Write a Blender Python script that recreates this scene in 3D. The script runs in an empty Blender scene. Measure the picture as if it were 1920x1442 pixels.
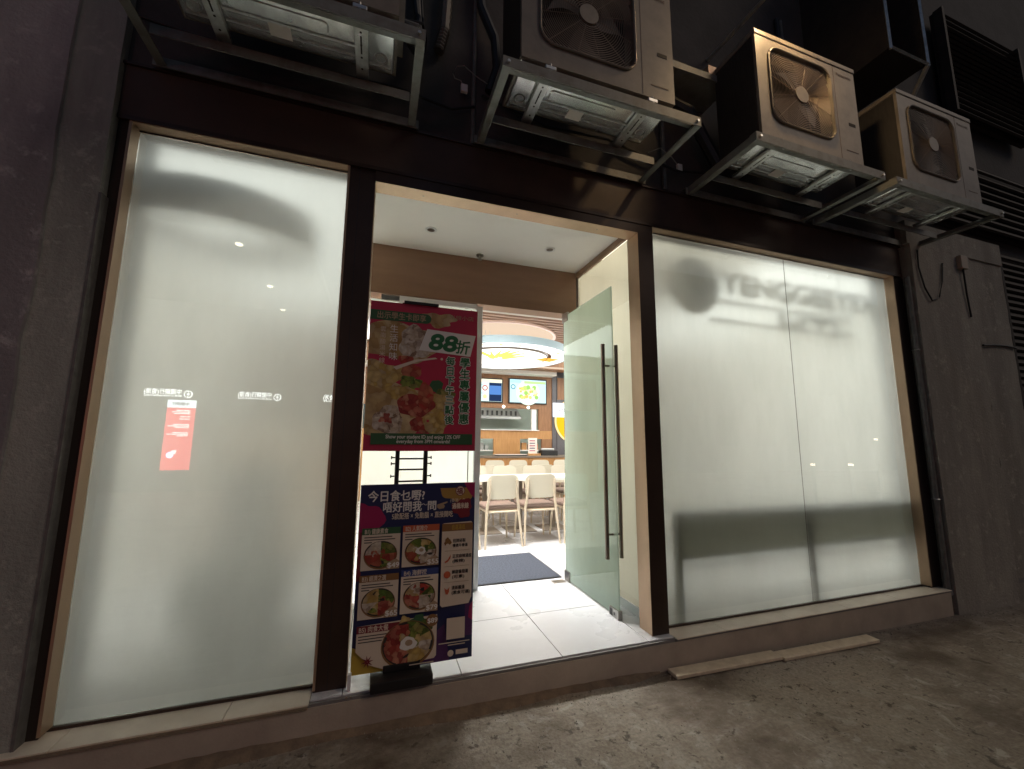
import bpy, bmesh, math, random
from mathutils import Vector, Matrix
random.seed(7)
S = bpy.context.scene
COL = S.collection
# ------------------------------------------------------------------ camera
cam = bpy.data.cameras.new('camera'); cam.sensor_fit = 'HORIZONTAL'; cam.sensor_width = 36.0
cam.lens = 754.21 / 1920 * 36; cam.clip_start = 0.05; cam.clip_end = 300
co = bpy.data.objects.new('camera', cam); COL.objects.link(co); S.camera = co
RT = (0.94927961, -0.31433787, 0.00774133); UP = (-0.05001112, -0.12663219, 0.99068823); FW = (0.31043053, 0.94082729, 0.13592974)
co.matrix_world = Matrix(((RT[0], UP[0], -FW[0], 0), (RT[1], UP[1], -FW[1], -2.45), (RT[2], UP[2], -FW[2], 1.43), (0, 0, 0, 1)))
# ------------------------------------------------------------------ night sky, faint street glow
W = bpy.data.worlds.new('World'); S.world = W; W.use_nodes = True
wn = W.node_tree; bg = wn.nodes['Background']
sky = wn.nodes.new('ShaderNodeTexSky'); sky.sky_type = 'NISHITA'; sky.sun_disc = False
SUN_EL, SUN_AZ = math.radians(38), math.radians(52)      # azimuth from -y towards +x
sky.sun_elevation = SUN_EL; sky.sun_rotation = math.radians(180) - SUN_AZ
wn.links.new(sky.outputs[0], bg.inputs[0]); bg.inputs[1].default_value = 0.013
sd = bpy.data.lights.new('street_glow', 'SUN'); sd.energy = 0.185; sd.angle = math.radians(25); sd.color = (1.0, .80, .62)
so = bpy.data.objects.new('street_glow', sd); COL.objects.link(so)
sdir = Vector((math.sin(SUN_AZ) * math.cos(SUN_EL), -math.cos(SUN_AZ) * math.cos(SUN_EL), math.sin(SUN_EL)))
so.rotation_euler = sdir.to_track_quat('Z', 'Y').to_euler()
S.view_settings.view_transform = 'Standard'; S.view_settings.look = 'None'
S.view_settings.exposure = 0.7; S.view_settings.gamma = 1.0
S.render.engine = 'CYCLES'
cy = S.cycles; cy.use_denoising = True; cy.use_adaptive_sampling = False; cy.max_bounces = 14; cy.diffuse_bounces = 5; cy.transmission_bounces = 10
cy.glossy_bounces = 5; cy.transparent_max_bounces = 10; cy.sample_clamp_indirect = 6; cy.blur_glossy = 0.6
ROOM = 2.2      # radiance of the added glowing ceilings inside the shop

# ------------------------------------------------------------------ materials
MATS = {}
def nd(nt, t, **k):
    n = nt.nodes.new(t)
    for a, b in k.items(): setattr(n, a, b)
    return n
def M(name, col, rough=.6, metal=0., col2=None, scale=6., detail=6., lo=.35, hi=.65, bump=0., bscale=80., spec=.5, coat=0., stretch=None, rvar=0.):
    m = bpy.data.materials.new(name); m.use_nodes = True; nt = m.node_tree; b = nt.nodes['Principled BSDF']
    b.inputs['Base Color'].default_value = (*col, 1); b.inputs['Roughness'].default_value = rough
    b.inputs['Metallic'].default_value = metal; b.inputs['Specular IOR Level'].default_value = spec; b.inputs['Coat Weight'].default_value = coat
    geo = nd(nt, 'ShaderNodeNewGeometry'); vec = geo.outputs['Position']
    if stretch:
        mp = nd(nt, 'ShaderNodeMapping'); mp.inputs['Scale'].default_value = stretch; nt.links.new(vec, mp.inputs[0]); vec = mp.outputs[0]
    if col2:
        n = nd(nt, 'ShaderNodeTexNoise'); n.inputs['Scale'].default_value = scale; n.inputs['Detail'].default_value = detail; n.inputs['Roughness'].default_value = .62
        nt.links.new(vec, n.inputs['Vector'])
        r = nd(nt, 'ShaderNodeValToRGB'); r.color_ramp.elements[0].position = lo; r.color_ramp.elements[1].position = hi
        r.color_ramp.elements[0].color = (*col, 1); r.color_ramp.elements[1].color = (*col2, 1)
        nt.links.new(n.outputs['Fac'], r.inputs[0]); nt.links.new(r.outputs[0], b.inputs['Base Color'])
        if rvar:
            mr = nd(nt, 'ShaderNodeMapRange'); mr.inputs['To Min'].default_value = rough - rvar; mr.inputs['To Max'].default_value = rough + rvar
            nt.links.new(n.outputs['Fac'], mr.inputs['Value']); nt.links.new(mr.outputs[0], b.inputs['Roughness'])
    if bump:
        n2 = nd(nt, 'ShaderNodeTexNoise'); n2.inputs['Scale'].default_value = bscale; n2.inputs['Detail'].default_value = 5
        nt.links.new(vec, n2.inputs['Vector'])
        bp = nd(nt, 'ShaderNodeBump'); bp.inputs['Strength'].default_value = bump; bp.inputs['Distance'].default_value = .01
        nt.links.new(n2.outputs['Fac'], bp.inputs['Height']); nt.links.new(bp.outputs[0], b.inputs['Normal'])
    MATS[name] = m; return m
def E(name, col, s):
    m = bpy.data.materials.new(name); m.use_nodes = True; nt = m.node_tree; nt.nodes.clear()
    e = nd(nt, 'ShaderNodeEmission'); e.inputs[0].default_value = (*col, 1); e.inputs[1].default_value = s
    o = nd(nt, 'ShaderNodeOutputMaterial'); nt.links.new(e.outputs[0], o.inputs[0]); MATS[name] = m; return m

m_bronze_dark = M('dark_bronze', (.045, .027, .019), .36, .3, (.060, .036, .026), 3, bump=.02, bscale=220)
m_fascia = M('fascia_panel', (.050, .031, .024), .60, .0, (.090, .052, .037), 2.2, lo=.3, hi=.7, bump=.03, bscale=160)
m_jamb = M('brown_jamb_gap_shade', (.030, .020, .015), .8)
m_gold = M('champagne_metal', (.50, .355, .24), .45, .6, (.43, .305, .21), 5, stretch=(1, 1, .2))
m_beige_wall = M('beige_laminate', (.66, .58, .44), .35, 0, (.62, .54, .41), 3, stretch=(4, 4, .6))
m_transom = M('brown_laminate', (.225, .130, .080), .42, 0, (.265, .155, .096), 2.5, stretch=(.6, 1, 4))
m_soffit = M('white_soffit_paint', (.84, .83, .81), .7, 0, (.80, .79, .77), 1.4)
m_tile = M('porcelain_floor_tile', (.68, .685, .715), .28, 0, (.58, .58, .605), 2.6, detail=10, lo=.25, hi=.62, rvar=.06)
m_grout = M('grout', (.20, .19, .185), .9)
m_silltile = M('beige_sill_tile', (.80, .71, .58), .42, 0, (.70, .61, .49), 7, bump=.04, bscale=120)
m_step = M('step_facing', (.50, .43, .35), .75, 0, (.36, .30, .245), 4.5, lo=.3, hi=.75, bump=.12, bscale=90)
m_nosing = M('steel_nosing', (.62, .54, .45), .22, 1.)
m_steel = M('brushed_steel', (.42, .41, .39), .28, 1., (.34, .33, .32), 40)
m_handle = M('bronze_handle', (.30, .26, .21), .32, .7)
m_black = M('black_plastic', (.012, .012, .013), .45)
m_white = M('white_plastic', (.74, .74, .75), .4)
m_galv = M('galvanised_steel', (.72, .73, .71), .32, .8, (.42, .42, .40), 18, lo=.35, hi=.75, rvar=.12)
m_pan = M('zinc_pan', (.78, .79, .78), .24, .85, (.55, .56, .55), 9, rvar=.10)
m_angle = M('painted_angle_iron', (.20, .208, .19), .55, .1, (.12, .10, .08), 11, lo=.45, hi=.78, bump=.05)
m_case = M('cream_ac_casing', (.225, .197, .160), .5, 0, (.135, .113, .091), 6.5, lo=.42, hi=.80, bump=.03, bscale=200)
m_grille = M('ac_grille', (.22, .17, .135), .5)
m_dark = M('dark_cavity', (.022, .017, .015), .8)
m_blade = M('fan_blade', (.085, .065, .055), .5)
m_coil = M('coil_guard_mesh', (.030, .027, .025), .6, .3, (.045, .04, .037), 90, stretch=(1, 1, .1))
m_logo = M('logo_ink', (.10, .06, .035), .6)
m_uwall = M('dark_stained_render', (.095, .088, .085), .9, 0, (.045, .042, .042), 1.8, detail=9, lo=.3, hi=.75, bump=.3, bscale=30)  # dark grey render with random darker stains
m_cable = M('cable_black', (.012, .012, .014), .5)
m_wire = M('pale_wire', (.30, .29, .27), .6)
m_pvc = M('grey_pvc', (.17, .165, .155), .5, 0, (.11, .105, .10), 20)
m_louvre = M('aged_louvre', (.034, .026, .022), .75, .0, (.020, .016, .014), 9)
m_paper = M('paper_sticker', (.72, .66, .60), .7)

def wall_mat(name, base, stain, light, scale):
    m = bpy.data.materials.new(name); m.use_nodes = True; nt = m.node_tree; b = nt.nodes['Principled BSDF']; b.inputs['Roughness'].default_value = .92
    g = nd(nt, 'ShaderNodeNewGeometry')
    def noise(sc, det, st):
        mp = nd(nt, 'ShaderNodeMapping'); mp.inputs['Scale'].default_value = st; nt.links.new(g.outputs['Position'], mp.inputs[0])
        n = nd(nt, 'ShaderNodeTexNoise'); n.inputs['Scale'].default_value = sc; n.inputs['Detail'].default_value = det; n.inputs['Roughness'].default_value = .65
        nt.links.new(mp.outputs[0], n.inputs['Vector']); return n.outputs['Fac']
    def ramp(f, p0, p1, c0, c1):
        r = nd(nt, 'ShaderNodeValToRGB'); r.color_ramp.elements[0].position = p0; r.color_ramp.elements[1].position = p1
        r.color_ramp.elements[0].color = (*c0, 1); r.color_ramp.elements[1].color = (*c1, 1); nt.links.new(f, r.inputs[0]); return r.outputs[0]
    a = ramp(noise(scale * 1.6, 10, (1, 1, .22)), .38, .62, stain, base)
    bmask = ramp(noise(scale * 6, 6, (1, 1, 1)), .56, .68, (0, 0, 0), (1, 1, 1))
    mx = nd(nt, 'ShaderNodeMix', data_type='RGBA'); nt.links.new(bmask, mx.inputs['Factor']); nt.links.new(a, mx.inputs[6]); mx.inputs[7].default_value = (*light, 1)
    nt.links.new(mx.outputs[2], b.inputs['Base Color'])
    bp = nd(nt, 'ShaderNodeBump'); bp.inputs['Strength'].default_value = .6; bp.inputs['Distance'].default_value = .015
    nt.links.new(noise(45, 8, (1, 1, 1)), bp.inputs['Height']); nt.links.new(bp.outputs[0], b.inputs['Normal'])
    return m
m_wall_l = wall_mat('mauve_render', (.40, .365, .38), (.25, .228, .236), (.47, .43, .44), 1.6)
m_wall_g = wall_mat('green_grey_render', (.40, .405, .365), (.26, .265, .24), (.46, .46, .415), 2.2)
m_wall_r = wall_mat('brown_render', (.36, .335, .29), (.25, .232, .202), (.41, .38, .325), 1.8)

def ground_mat():
    m = bpy.data.materials.new('worn_concrete'); m.use_nodes = True; nt = m.node_tree; b = nt.nodes['Principled BSDF']
    g = nd(nt, 'ShaderNodeNewGeometry'); P = g.outputs['Position']
    def noise(sc, det, st=(1, 1, 1), rot=0., dist=0.):
        mp = nd(nt, 'ShaderNodeMapping'); mp.inputs['Scale'].default_value = st; mp.inputs['Rotation'].default_value = (0, 0, rot); nt.links.new(P, mp.inputs[0])
        n = nd(nt, 'ShaderNodeTexNoise'); n.inputs['Scale'].default_value = sc; n.inputs['Detail'].default_value = det; n.inputs['Roughness'].default_value = .66; n.inputs['Distortion'].default_value = dist
        nt.links.new(mp.outputs[0], n.inputs['Vector']); return n.outputs['Fac']
    def ramp(f, *st):
        r = nd(nt, 'ShaderNodeValToRGB'); el = r.color_ramp.elements
        while len(el) < len(st): el.new(.5)
        for e, (p, c) in zip(el, st): e.position = p; e.color = (*c, 1)
        nt.links.new(f, r.inputs[0]); return r.outputs[0]
    def mix(f, a, c, t='MIX'):
        mx = nd(nt, 'ShaderNodeMix', data_type='RGBA', blend_type=t)
        if isinstance(f, float): mx.inputs['Factor'].default_value = f
        else: nt.links.new(f, mx.inputs['Factor'])
        nt.links.new(a, mx.inputs[6])
        if isinstance(c, tuple): mx.inputs[7].default_value = (*c, 1)
        else: nt.links.new(c, mx.inputs[7])
        return mx.outputs[2]
    base = ramp(noise(1.1, 9, dist=.4), (.25, (.165, .140, .116)), (.5, (.265, .236, .200)), (.78, (.38, .352, .315)))
    grain = ramp(noise(55, 8), (.28, (.34, .32, .30)), (.5, (.5, .49, .47)), (.72, (.70, .69, .66)))
    c = mix(.9, base, grain, 'OVERLAY')
    streak = ramp(noise(2.6, 8, (1, 7, 1), math.radians(-32), .3), (.56, (0, 0, 0)), (.64, (1, 1, 1)))
    c = mix(streak, c, (.34, .295, .24))
    speck = ramp(noise(11, 12, dist=.5), (.57, (0, 0, 0)), (.62, (1, 1, 1)))
    c = mix(speck, c, (.36, .33, .29))
    pit = ramp(noise(15, 10, dist=.3), (.36, (1, 1, 1)), (.41, (0, 0, 0)))
    c = mix(pit, c, (.095, .078, .062))
    pale = ramp(noise(3.2, 12, dist=1.2), (.60, (0, 0, 0)), (.65, (1, 1, 1)))
    c = mix(pale, c, (.40, .37, .325))
    damp = ramp(noise(.75, 6, (1, 1.6, 1)), (.52, (0, 0, 0)), (.66, (1, 1, 1)))
    c = mix(damp, c, (.115, .085, .060))
    nt.links.new(c, b.inputs['Base Color'])
    rr = ramp(noise(2.2, 7), (.3, (.55, .55, .55)), (.7, (.9, .9, .9))); nt.links.new(rr, b.inputs['Roughness'])
    bp = nd(nt, 'ShaderNodeBump'); bp.inputs['Strength'].default_value = .9; bp.inputs['Distance'].default_value = .014; nt.links.new(noise(34, 10), bp.inputs['Height'])
    bp2 = nd(nt, 'ShaderNodeBump'); bp2.inputs['Strength'].default_value = .5; bp2.inputs['Distance'].default_value = .04; nt.links.new(noise(3.0, 5, dist=.6), bp2.inputs['Height'])
    nt.links.new(bp2.outputs[0], bp.inputs['Normal']); nt.links.new(bp.outputs[0], b.inputs['Normal'])
    return m
m_ground = ground_mat()

def glass_clear(name, tint=(.93, .97, .95), ior=1.5):
    m = bpy.data.materials.new(name); m.use_nodes = True; nt = m.node_tree; nt.nodes.clear()
    g = nd(nt, 'ShaderNodeBsdfGlass'); g.inputs['Color'].default_value = (*tint, 1); g.inputs['Roughness'].default_value = 0; g.inputs['IOR'].default_value = ior
    o = nd(nt, 'ShaderNodeOutputMaterial'); nt.links.new(g.outputs[0], o.inputs[0]); return m
def glass_etched(name, diff, tint, rough, fac):
    m = bpy.data.materials.new(name); m.use_nodes = True; nt = m.node_tree; nt.nodes.clear()
    g = nd(nt, 'ShaderNodeBsdfGlass'); g.inputs['Color'].default_value = (*tint, 1); g.inputs['Roughness'].default_value = rough; g.inputs['IOR'].default_value = 1.5
    t = nd(nt, 'ShaderNodeBsdfTranslucent'); t.inputs[0].default_value = (*diff, 1)
    geo = nd(nt, 'ShaderNodeNewGeometry'); mp = nd(nt, 'ShaderNodeMapping'); mp.inputs['Scale'].default_value = (1, 1, .35); nt.links.new(geo.outputs['Position'], mp.inputs[0])
    n = nd(nt, 'ShaderNodeTexNoise'); n.inputs['Scale'].default_value = 2.3; n.inputs['Detail'].default_value = 8; n.inputs['Roughness'].default_value = .7; nt.links.new(mp.outputs[0], n.inputs['Vector'])
    cr_ = nd(nt, 'ShaderNodeValToRGB'); cr_.color_ramp.elements[0].position = .3; cr_.color_ramp.elements[1].position = .7
    cr_.color_ramp.elements[0].color = (*[c * .86 for c in diff], 1); cr_.color_ramp.elements[1].color = (*[min(1, c * 1.06) for c in diff], 1); nt.links.new(n.outputs['Fac'], cr_.inputs[0]); nt.links.new(cr_.outputs[0], t.inputs[0])
    mx = nd(nt, 'ShaderNodeMixShader'); mx.inputs[0].default_value = fac
    nt.links.new(g.outputs[0], mx.inputs[1]); nt.links.new(t.outputs[0], mx.inputs[2])
    o = nd(nt, 'ShaderNodeOutputMaterial'); nt.links.new(mx.outputs[0], o.inputs[0]); return m
m_gclear = glass_clear('smooth_glass_face', ior=1.85); m_getch = glass_etched('etched_glass_face', (.555, .575, .555), (.60, .62, .60), .42, .68)
m_dclear = glass_clear('door_glass_face', (.88, .96, .93)); m_detch = glass_etched('door_etched_face', (.84, .95, .93), (.86, .95, .93), .42, .75)

# ------------------------------------------------------------------ mesh helpers
class MB:
    def __init__(s): s.v = []; s.f = []; s.mi = []
    def add(s, vs, fs, mi=0):
        o = len(s.v); s.v += [tuple(x) for x in vs]; s.f += [tuple(i + o for i in f) for f in fs]; s.mi += [mi] * len(fs); return s
    def box(s, x0, x1, y0, y1, z0, z1, mi=0, M4=None):
        vs = [Vector((x, y, z)) for z in (z0, z1) for y in (y0, y1) for x in (x0, x1)]
        if M4: vs = [M4 @ v for v in vs]
        return s.add(vs, [(0, 2, 3, 1), (4, 5, 7, 6), (0, 1, 5, 4), (2, 6, 7, 3), (0, 4, 6, 2), (1, 3, 7, 5)], mi)
    def bbox(s, x0, x1, y0, y1, z0, z1, r=.01, seg=2, mi=0):
        bm = bmesh.new(); bmesh.ops.create_cube(bm, size=1)
        for v in bm.verts: v.co = Vector(((x0 + x1) / 2 + v.co.x * (x1 - x0), (y0 + y1) / 2 + v.co.y * (y1 - y0), (z0 + z1) / 2 + v.co.z * (z1 - z0)))
        bmesh.ops.bevel(bm, geom=bm.edges[:], offset=r, segments=seg, profile=.6, affect='EDGES'); bm.verts.index_update()
        s.add([v.co.copy() for v in bm.verts], [[v.index for v in f.verts] for f in bm.faces], mi); bm.free(); return s
    def tube(s, pts, r, n=8, mi=0, cap=True):
        pts = [Vector(p) for p in pts]; rs = r if isinstance(r, (list, tuple)) else [r] * len(pts); vs = []; fs = []
        for i, p in enumerate(pts):
            d = ((pts[min(i + 1, len(pts) - 1)] - p).normalized() + (p - pts[max(i - 1, 0)]).normalized())
            d = d.normalized() if d.length > 1e-6 else Vector((0, 0, 1))
            a = Vector((0, 0, 1)) if abs(d.z) < .9 else Vector((1, 0, 0)); u = d.cross(a).normalized(); w = d.cross(u)
            for k in range(n): t = 2 * math.pi * k / n; vs.append(p + (u * math.cos(t) + w * math.sin(t)) * rs[i])
        for i in range(len(pts) - 1):
            for k in range(n): a = i * n + k; b2 = i * n + (k + 1) % n; fs.append((a, b2, b2 + n, a + n))
        if cap: fs.append(tuple(range(n))[::-1]); fs.append(tuple(range((len(pts) - 1) * n, len(pts) * n)))
        return s.add(vs, fs, mi)
    def ring(s, c, r, t, n=40, k=4, axis='y', mi=0):
        vs = []; fs = []
        for i in range(n):
            a = 2 * math.pi * i / n
            for j in range(k):
                b = 2 * math.pi * j / k; rr = r + t * math.cos(b); h = t * math.sin(b)
                p = (rr * math.cos(a), h, rr * math.sin(a)) if axis == 'y' else (rr * math.cos(a), rr * math.sin(a), h)
                vs.append((c[0] + p[0], c[1] + p[1], c[2] + p[2]))
        for i in range(n):
            for j in range(k): fs.append((i * k + j, i * k + (j + 1) % k, ((i + 1) % n) * k + (j + 1) % k, ((i + 1) % n) * k + j))
        return s.add(vs, fs, mi)
    def cyl(s, c, r, h, n=32, axis='z', mi=0, r2=None, inner=None):
        vs = []; fs = []; r2 = r if r2 is None else r2
        def P(a, rr, q):
            x, y = rr * math.cos(a), rr * math.sin(a)
            return {'z': (c[0] + x, c[1] + y, c[2] + q), 'y': (c[0] + x, c[1] + q, c[2] + y), 'x': (c[0] + q, c[1] + x, c[2] + y)}[axis]
        for i in range(n): vs.append(P(2 * math.pi * i / n, r, 0))
        for i in range(n): vs.append(P(2 * math.pi * i / n, r2, h))
        for i in range(n): fs.append((i, (i + 1) % n, n + (i + 1) % n, n + i))
        if inner is None: fs += [tuple(range(n))[::-1], tuple(range(n, 2 * n))]
        else:
            for i in range(n): vs.append(P(2 * math.pi * i / n, inner, 0))
            for i in range(n): vs.append(P(2 * math.pi * i / n, inner, h))
            for i in range(n):
                j = (i + 1) % n; fs += [(2 * n + j, 2 * n + i, 3 * n + i, 3 * n + j), (j, i, 2 * n + i, 2 * n + j), (n + i, n + j, 3 * n + j, 3 * n + i)]
        return s.add(vs, fs, mi)
    def prism(s, poly, y0, y1, mi=0):      # polygon in x,z extruded along y
        n = len(poly); vs = [(p[0], y0, p[1]) for p in poly] + [(p[0], y1, p[1]) for p in poly]
        return s.add(vs, [tuple(range(n)), tuple(range(2 * n - 1, n - 1, -1))] + [(i, n + i, n + (i + 1) % n, (i + 1) % n) for i in range(n)], mi)
    def build(s, name, mats, parent=None, smooth=False):
        me = bpy.data.meshes.new(name); off = Vector(parent.location) if parent else Vector()
        if parent and parent.parent: off = off + Vector(parent.parent.location)
        me.from_pydata([Vector(v) - off for v in s.v], [], s.f)
        for mm in (mats if isinstance(mats, (list, tuple)) else [mats]): me.materials.append(mm)
        if any(s.mi): me.polygons.foreach_set('material_index', s.mi)
        if smooth:
            me.polygons.foreach_set('use_smooth', [True] * len(me.polygons))
            try: me.set_sharp_from_angle(angle=math.radians(40))
            except Exception: pass
        me.update(); o = bpy.data.objects.new(name, me); COL.objects.link(o)
        if parent: o.parent = parent
        return o
def tag(o, label=None, cat=None, group=None, kind=None):
    if label: o['label'] = label
    if cat: o['category'] = cat
    if group: o['group'] = group
    if kind: o['kind'] = kind
    return o
def thing(name, loc, label, cat, group=None):
    o = bpy.data.objects.new(name, None); COL.objects.link(o); o.location = loc; o.empty_display_size = .1
    return tag(o, label, cat, group)
def copy_tree(o, parent=None):
    c = o.copy(); COL.objects.link(c); c.parent = parent
    for ch in [x for x in bpy.data.objects if x.parent == o]: copy_tree(ch, c)
    return c
def B(name, mat, parent, *a, **k): return MB().box(*a, **k).build(name, mat, parent)
def rrect(cx, cz, w, h, r, n=6):
    pts = []
    for (sx, sz, a0) in ((1, 1, 0), (-1, 1, 90), (-1, -1, 180), (1, -1, 270)):
        for i in range(n + 1):
            a = math.radians(a0 + 90 * i / n); pts.append((cx + sx * (w / 2 - r) + r * math.cos(a), cz + sz * (h / 2 - r) + r * math.sin(a)))
    return pts
_fc = bpy.data.curves.new('font_work', 'FONT'); _fo = bpy.data.objects.new('font_work', _fc)
def text(name, body, x, y, z, size, mat, parent, bold=0., align='LEFT', width=None, shear=0., vert=False, mirror=False, depth=.0006, slant=0., face=-1, rot=0.):
    """flat print: letters in the x-z plane at depth y, reading from -y (face=-1) or from +y (face=1)"""
    mb = MB(); items = [(c, 0, -i * size * 1.08) for i, c in enumerate(body)] if vert else [(body, 0, 0)]
    for s, ox, oz in items:
        _fc.body = s; _fc.size = size; _fc.shear = shear; _fc.align_x = 'CENTER' if vert else align
        me = bpy.data.meshes.new_from_object(_fo); vs = [v.co.copy() for v in me.vertices]; fs = [tuple(p.vertices) for p in me.polygons]; bpy.data.meshes.remove(me)
        if not vs: continue
        k = 1.
        if width and not vert:
            w = max(v.x for v in vs) - min(v.x for v in vs); k = width / w
        out = []
        shifts = [(0, 0)] if not bold else [(bold * math.cos(q), bold * math.sin(q)) for q in [math.pi / 4 * j for j in range(8)]]
        for j, (sa, sb) in enumerate(shifts):
            out = []
            for v in vs:
                a, b = v.x * k + ox + sa, v.y + oz + v.x * k * slant + sb
                out.append((x + a * (-1 if face > 0 else 1), y + face * j * 2e-5, z + b))
            mb.add(out, fs)
    return mb.build(name, mat, parent)

# ================================================================== GROUND
def gz(x): return -.010 * (x - 1.0)
gm = MB(); nx, ny = 24, 16
xs = [-60 + 120 * i / nx for i in range(nx + 1)]; ys = [-60 + 75 * i / ny for i in range(ny + 1)]
gm.add([(x, y, gz(x)) for y in ys for x in xs], [(j * (nx + 1) + i, j * (nx + 1) + i + 1, (j + 1) * (nx + 1) + i + 1, (j + 1) * (nx + 1) + i) for j in range(ny) for i in range(nx)])
tag(gm.build('ground', m_ground), kind='structure')
gr = MB(); rg_ = random.Random(5)
for k in range(2200):
    x = rg_.uniform(-1.2, 5.4); y = -.17 - abs(rg_.gauss(0, .55)) if k % 3 else -.165 - abs(rg_.gauss(0, .05)); q = rg_.uniform(.0015, .0055) * (1.5 if k % 17 == 0 else 1); z = gz(x) + q * .3; a = rg_.uniform(0, 6.28)
    vs = [(x + q * math.cos(a), y + q * math.sin(a), z), (x + q * math.cos(a + 2), y + q * math.sin(a + 2) * .8, z), (x + q * math.cos(a + 4.2) * .9, y + q * math.sin(a + 4.2), z), (x, y, z + q), (x, y, z - q)]
    gr.add(vs, [(0, 1, 3), (1, 2, 3), (2, 0, 3), (1, 0, 4), (2, 1, 4), (0, 2, 4)])
tag(gr.build('grit', M('grit_stone', (.34, .31, .27), .9, 0, (.20, .17, .14), 30)), 'loose grit scattered over the concrete pavement', 'grit', kind='stuff')
# rough mortar smear where the step meets the concrete
def smear(name, x0, x1, label):
    mb = MB(); n = 46; vs = []
    for i in range(n + 1):
        x = x0 + (x1 - x0) * i / n; e = min(i, n - i, 4) / 4
        w = (.040 + .020 * math.sin(i * .31) + random.uniform(0, .012)) * e + .004; h = (.008 + random.uniform(0, .006)) * e + .002
        vs += [(x, -.13, gz(x) + h + .012), (x, -.15 - w * .5, gz(x) + h), (x, -.15 - w, gz(x) - .004)]
    fs = []
    for i in range(n):
        for k in range(2): a = i * 3 + k; fs.append((a, a + 1, a + 4, a + 3))
    o = mb.add(vs, fs).build(name, M('mortar' + name, (.24, .175, .12), .95, 0, (.15, .112, .08), 14, bump=.6, bscale=60), smooth=True)
    tag(o, label, 'mortar'); return o
smear('mortar_smear', -.95, 1.75, 'rough brown mortar smeared along the foot of the step under the doorway')

# ================================================================== STEP and FLOOR
st = thing('entrance_step', (1.7, 0, 0), 'low brown faced step running below the windows and the doorway', 'step')
B('step_body', m_step, st, -3.2, 4.775, -.142, .30, -.12, .150)
B('nosing', m_nosing, st, -3.2, -.252, -.153, -.146, .152, .1655)
fl = B('floor', m_grout, None, -2.0, 6.2, -.136, 8.4, .120, .1635); tag(fl, kind='structure')
tile = MB().bbox(-.2978, .2978, -.2978, .2978, 0, .0085, r=.0015, seg=1); tmesh = None
def put_tile(x0, x1, y0, y1, name='tile', mat=m_tile, top=.172):
    global tmesh
    if abs(x1 - x0 - .5956) < 1e-3 and abs(y1 - y0 - .5956) < 1e-3:
        if tmesh is None:
            o = tile.build('tile', m_tile, fl); tmesh = o.data
        else:
            o = bpy.data.objects.new('tile', tmesh); COL.objects.link(o); o.parent = fl
        o.location = ((x0 + x1) / 2, (y0 + y1) / 2, top - .0085)
    else: MB().bbox(x0, x1, y0, y1, top - .0085, top, r=.0015, seg=1).build(name, mat, fl)
X0, Y0 = 1.095, .48
for i in range(-5, 9):
    for j in range(-2, 11):
        x0, x1 = X0 + .6 * i + .0022, X0 + .6 * (i + 1) - .0022; y0, y1 = Y0 + .6 * j + .0022, Y0 + .6 * (j + 1) - .0022
        y0 = max(y0, -.150)
        if y1 < -.1: continue
        if y1 < 1.0:      # vestibule strip only
            if x1 < -.24 or x0 > 1.89: continue
            x0, x1 = max(x0, -.247), min(x1, 1.889)
        x0, x1 = max(x0, -1.9), min(x1, 6.1)
        if x1 - x0 < .03 or y1 - y0 < .03 or y1 > 6.7: continue
        put_tile(x0, x1, y0, y1)
def sill(x0, x1, joints, label):
    t = thing('window_sill', ((x0 + x1) / 2, -.07, .16), label, 'sill'); e = [x0] + joints + [x1]
    B('bed', m_grout, t, x0, x1, -.141, .0, .1505, .164)
    for a, b in zip(e, e[1:]): MB().bbox(a + .0015, b - .0015, -.150, .035, .1645, .1715, r=.0012, seg=1).build('tile', m_silltile, t)
sill(-3.0, -.249, [-2.4, -1.8, -1.2, -.6], 'beige tiled sill under the large left window')
sill(1.891, 4.775, [2.29, 2.89, 3.49, 4.09, 4.69], 'beige tiled sill under the right window pair')

# two loose tile strips on the ground
def strip(x0, x1, y0, y1, rz, label):
    cx, cyy = (x0 + x1) / 2, (y0 + y1) / 2; w, d = x1 - x0, y1 - y0
    o = MB().bbox(-w / 2, w / 2, -d / 2, d / 2, 0, .022, r=.003, seg=1).build('tile_strip', m_loose); o.location = (cx, cyy, gz(cx) + .004); o.rotation_euler.z = rz
    tag(o, label, 'tile', 'loose tile strips beside the step')
m_loose = M('loose_tile', (.78, .67, .50), .5, 0, (.62, .52, .38), 16, bump=.08, bscale=70)
strip(1.80, 2.635, -.255, -.165, -.030, 'beige tile strip on the ground, nearer the doorway of the two')
strip(2.645, 3.555, -.285, -.195, -.026, 'beige tile strip on the ground, farther from the doorway, under right window')

# ================================================================== WALLS
def slab(name, mat, x0, x1, y0, y1, z0, z1, label, edge=None):
    """plastered wall with an uneven vertical edge"""
    mb = MB(); n = 40; vs = []; fs = []
    for i in range(n + 1):
        z = z0 + (z1 - z0) * i / n
        dl = random.uniform(-1, 1) * edge[0] if edge else 0; dr = random.uniform(-1, 1) * edge[1] if edge else 0
        for (x, y) in ((x0 + dl, y1), (x0 + dl, y0), (x1 + dr, y0), (x1 + dr, y1)): vs.append((x, y, z))
    for i in range(n):
        for k in range(4): a = i * 4 + k; b = i * 4 + (k + 1) % 4; fs.append((a, b, b + 4, a + 4))
    fs += [(3, 2, 1, 0), tuple(range(n * 4, n * 4 + 4))]
    o = mb.add(vs, fs).build(name, mat); tag(o, label, 'wall'); return o
slab('plastered_wall', m_wall_l, -7.0, -1.515, -.128, .3, -.2, 8.0, 'mauve grey plastered wall at the far left of the shopfront', (0, .010))
slab('plastered_pier', m_wall_g, -1.525, -1.338, -.110, .3, -.1, 8.0, 'narrow greenish grey plaster pier left of the big frosted window', (.0, .002))
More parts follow.
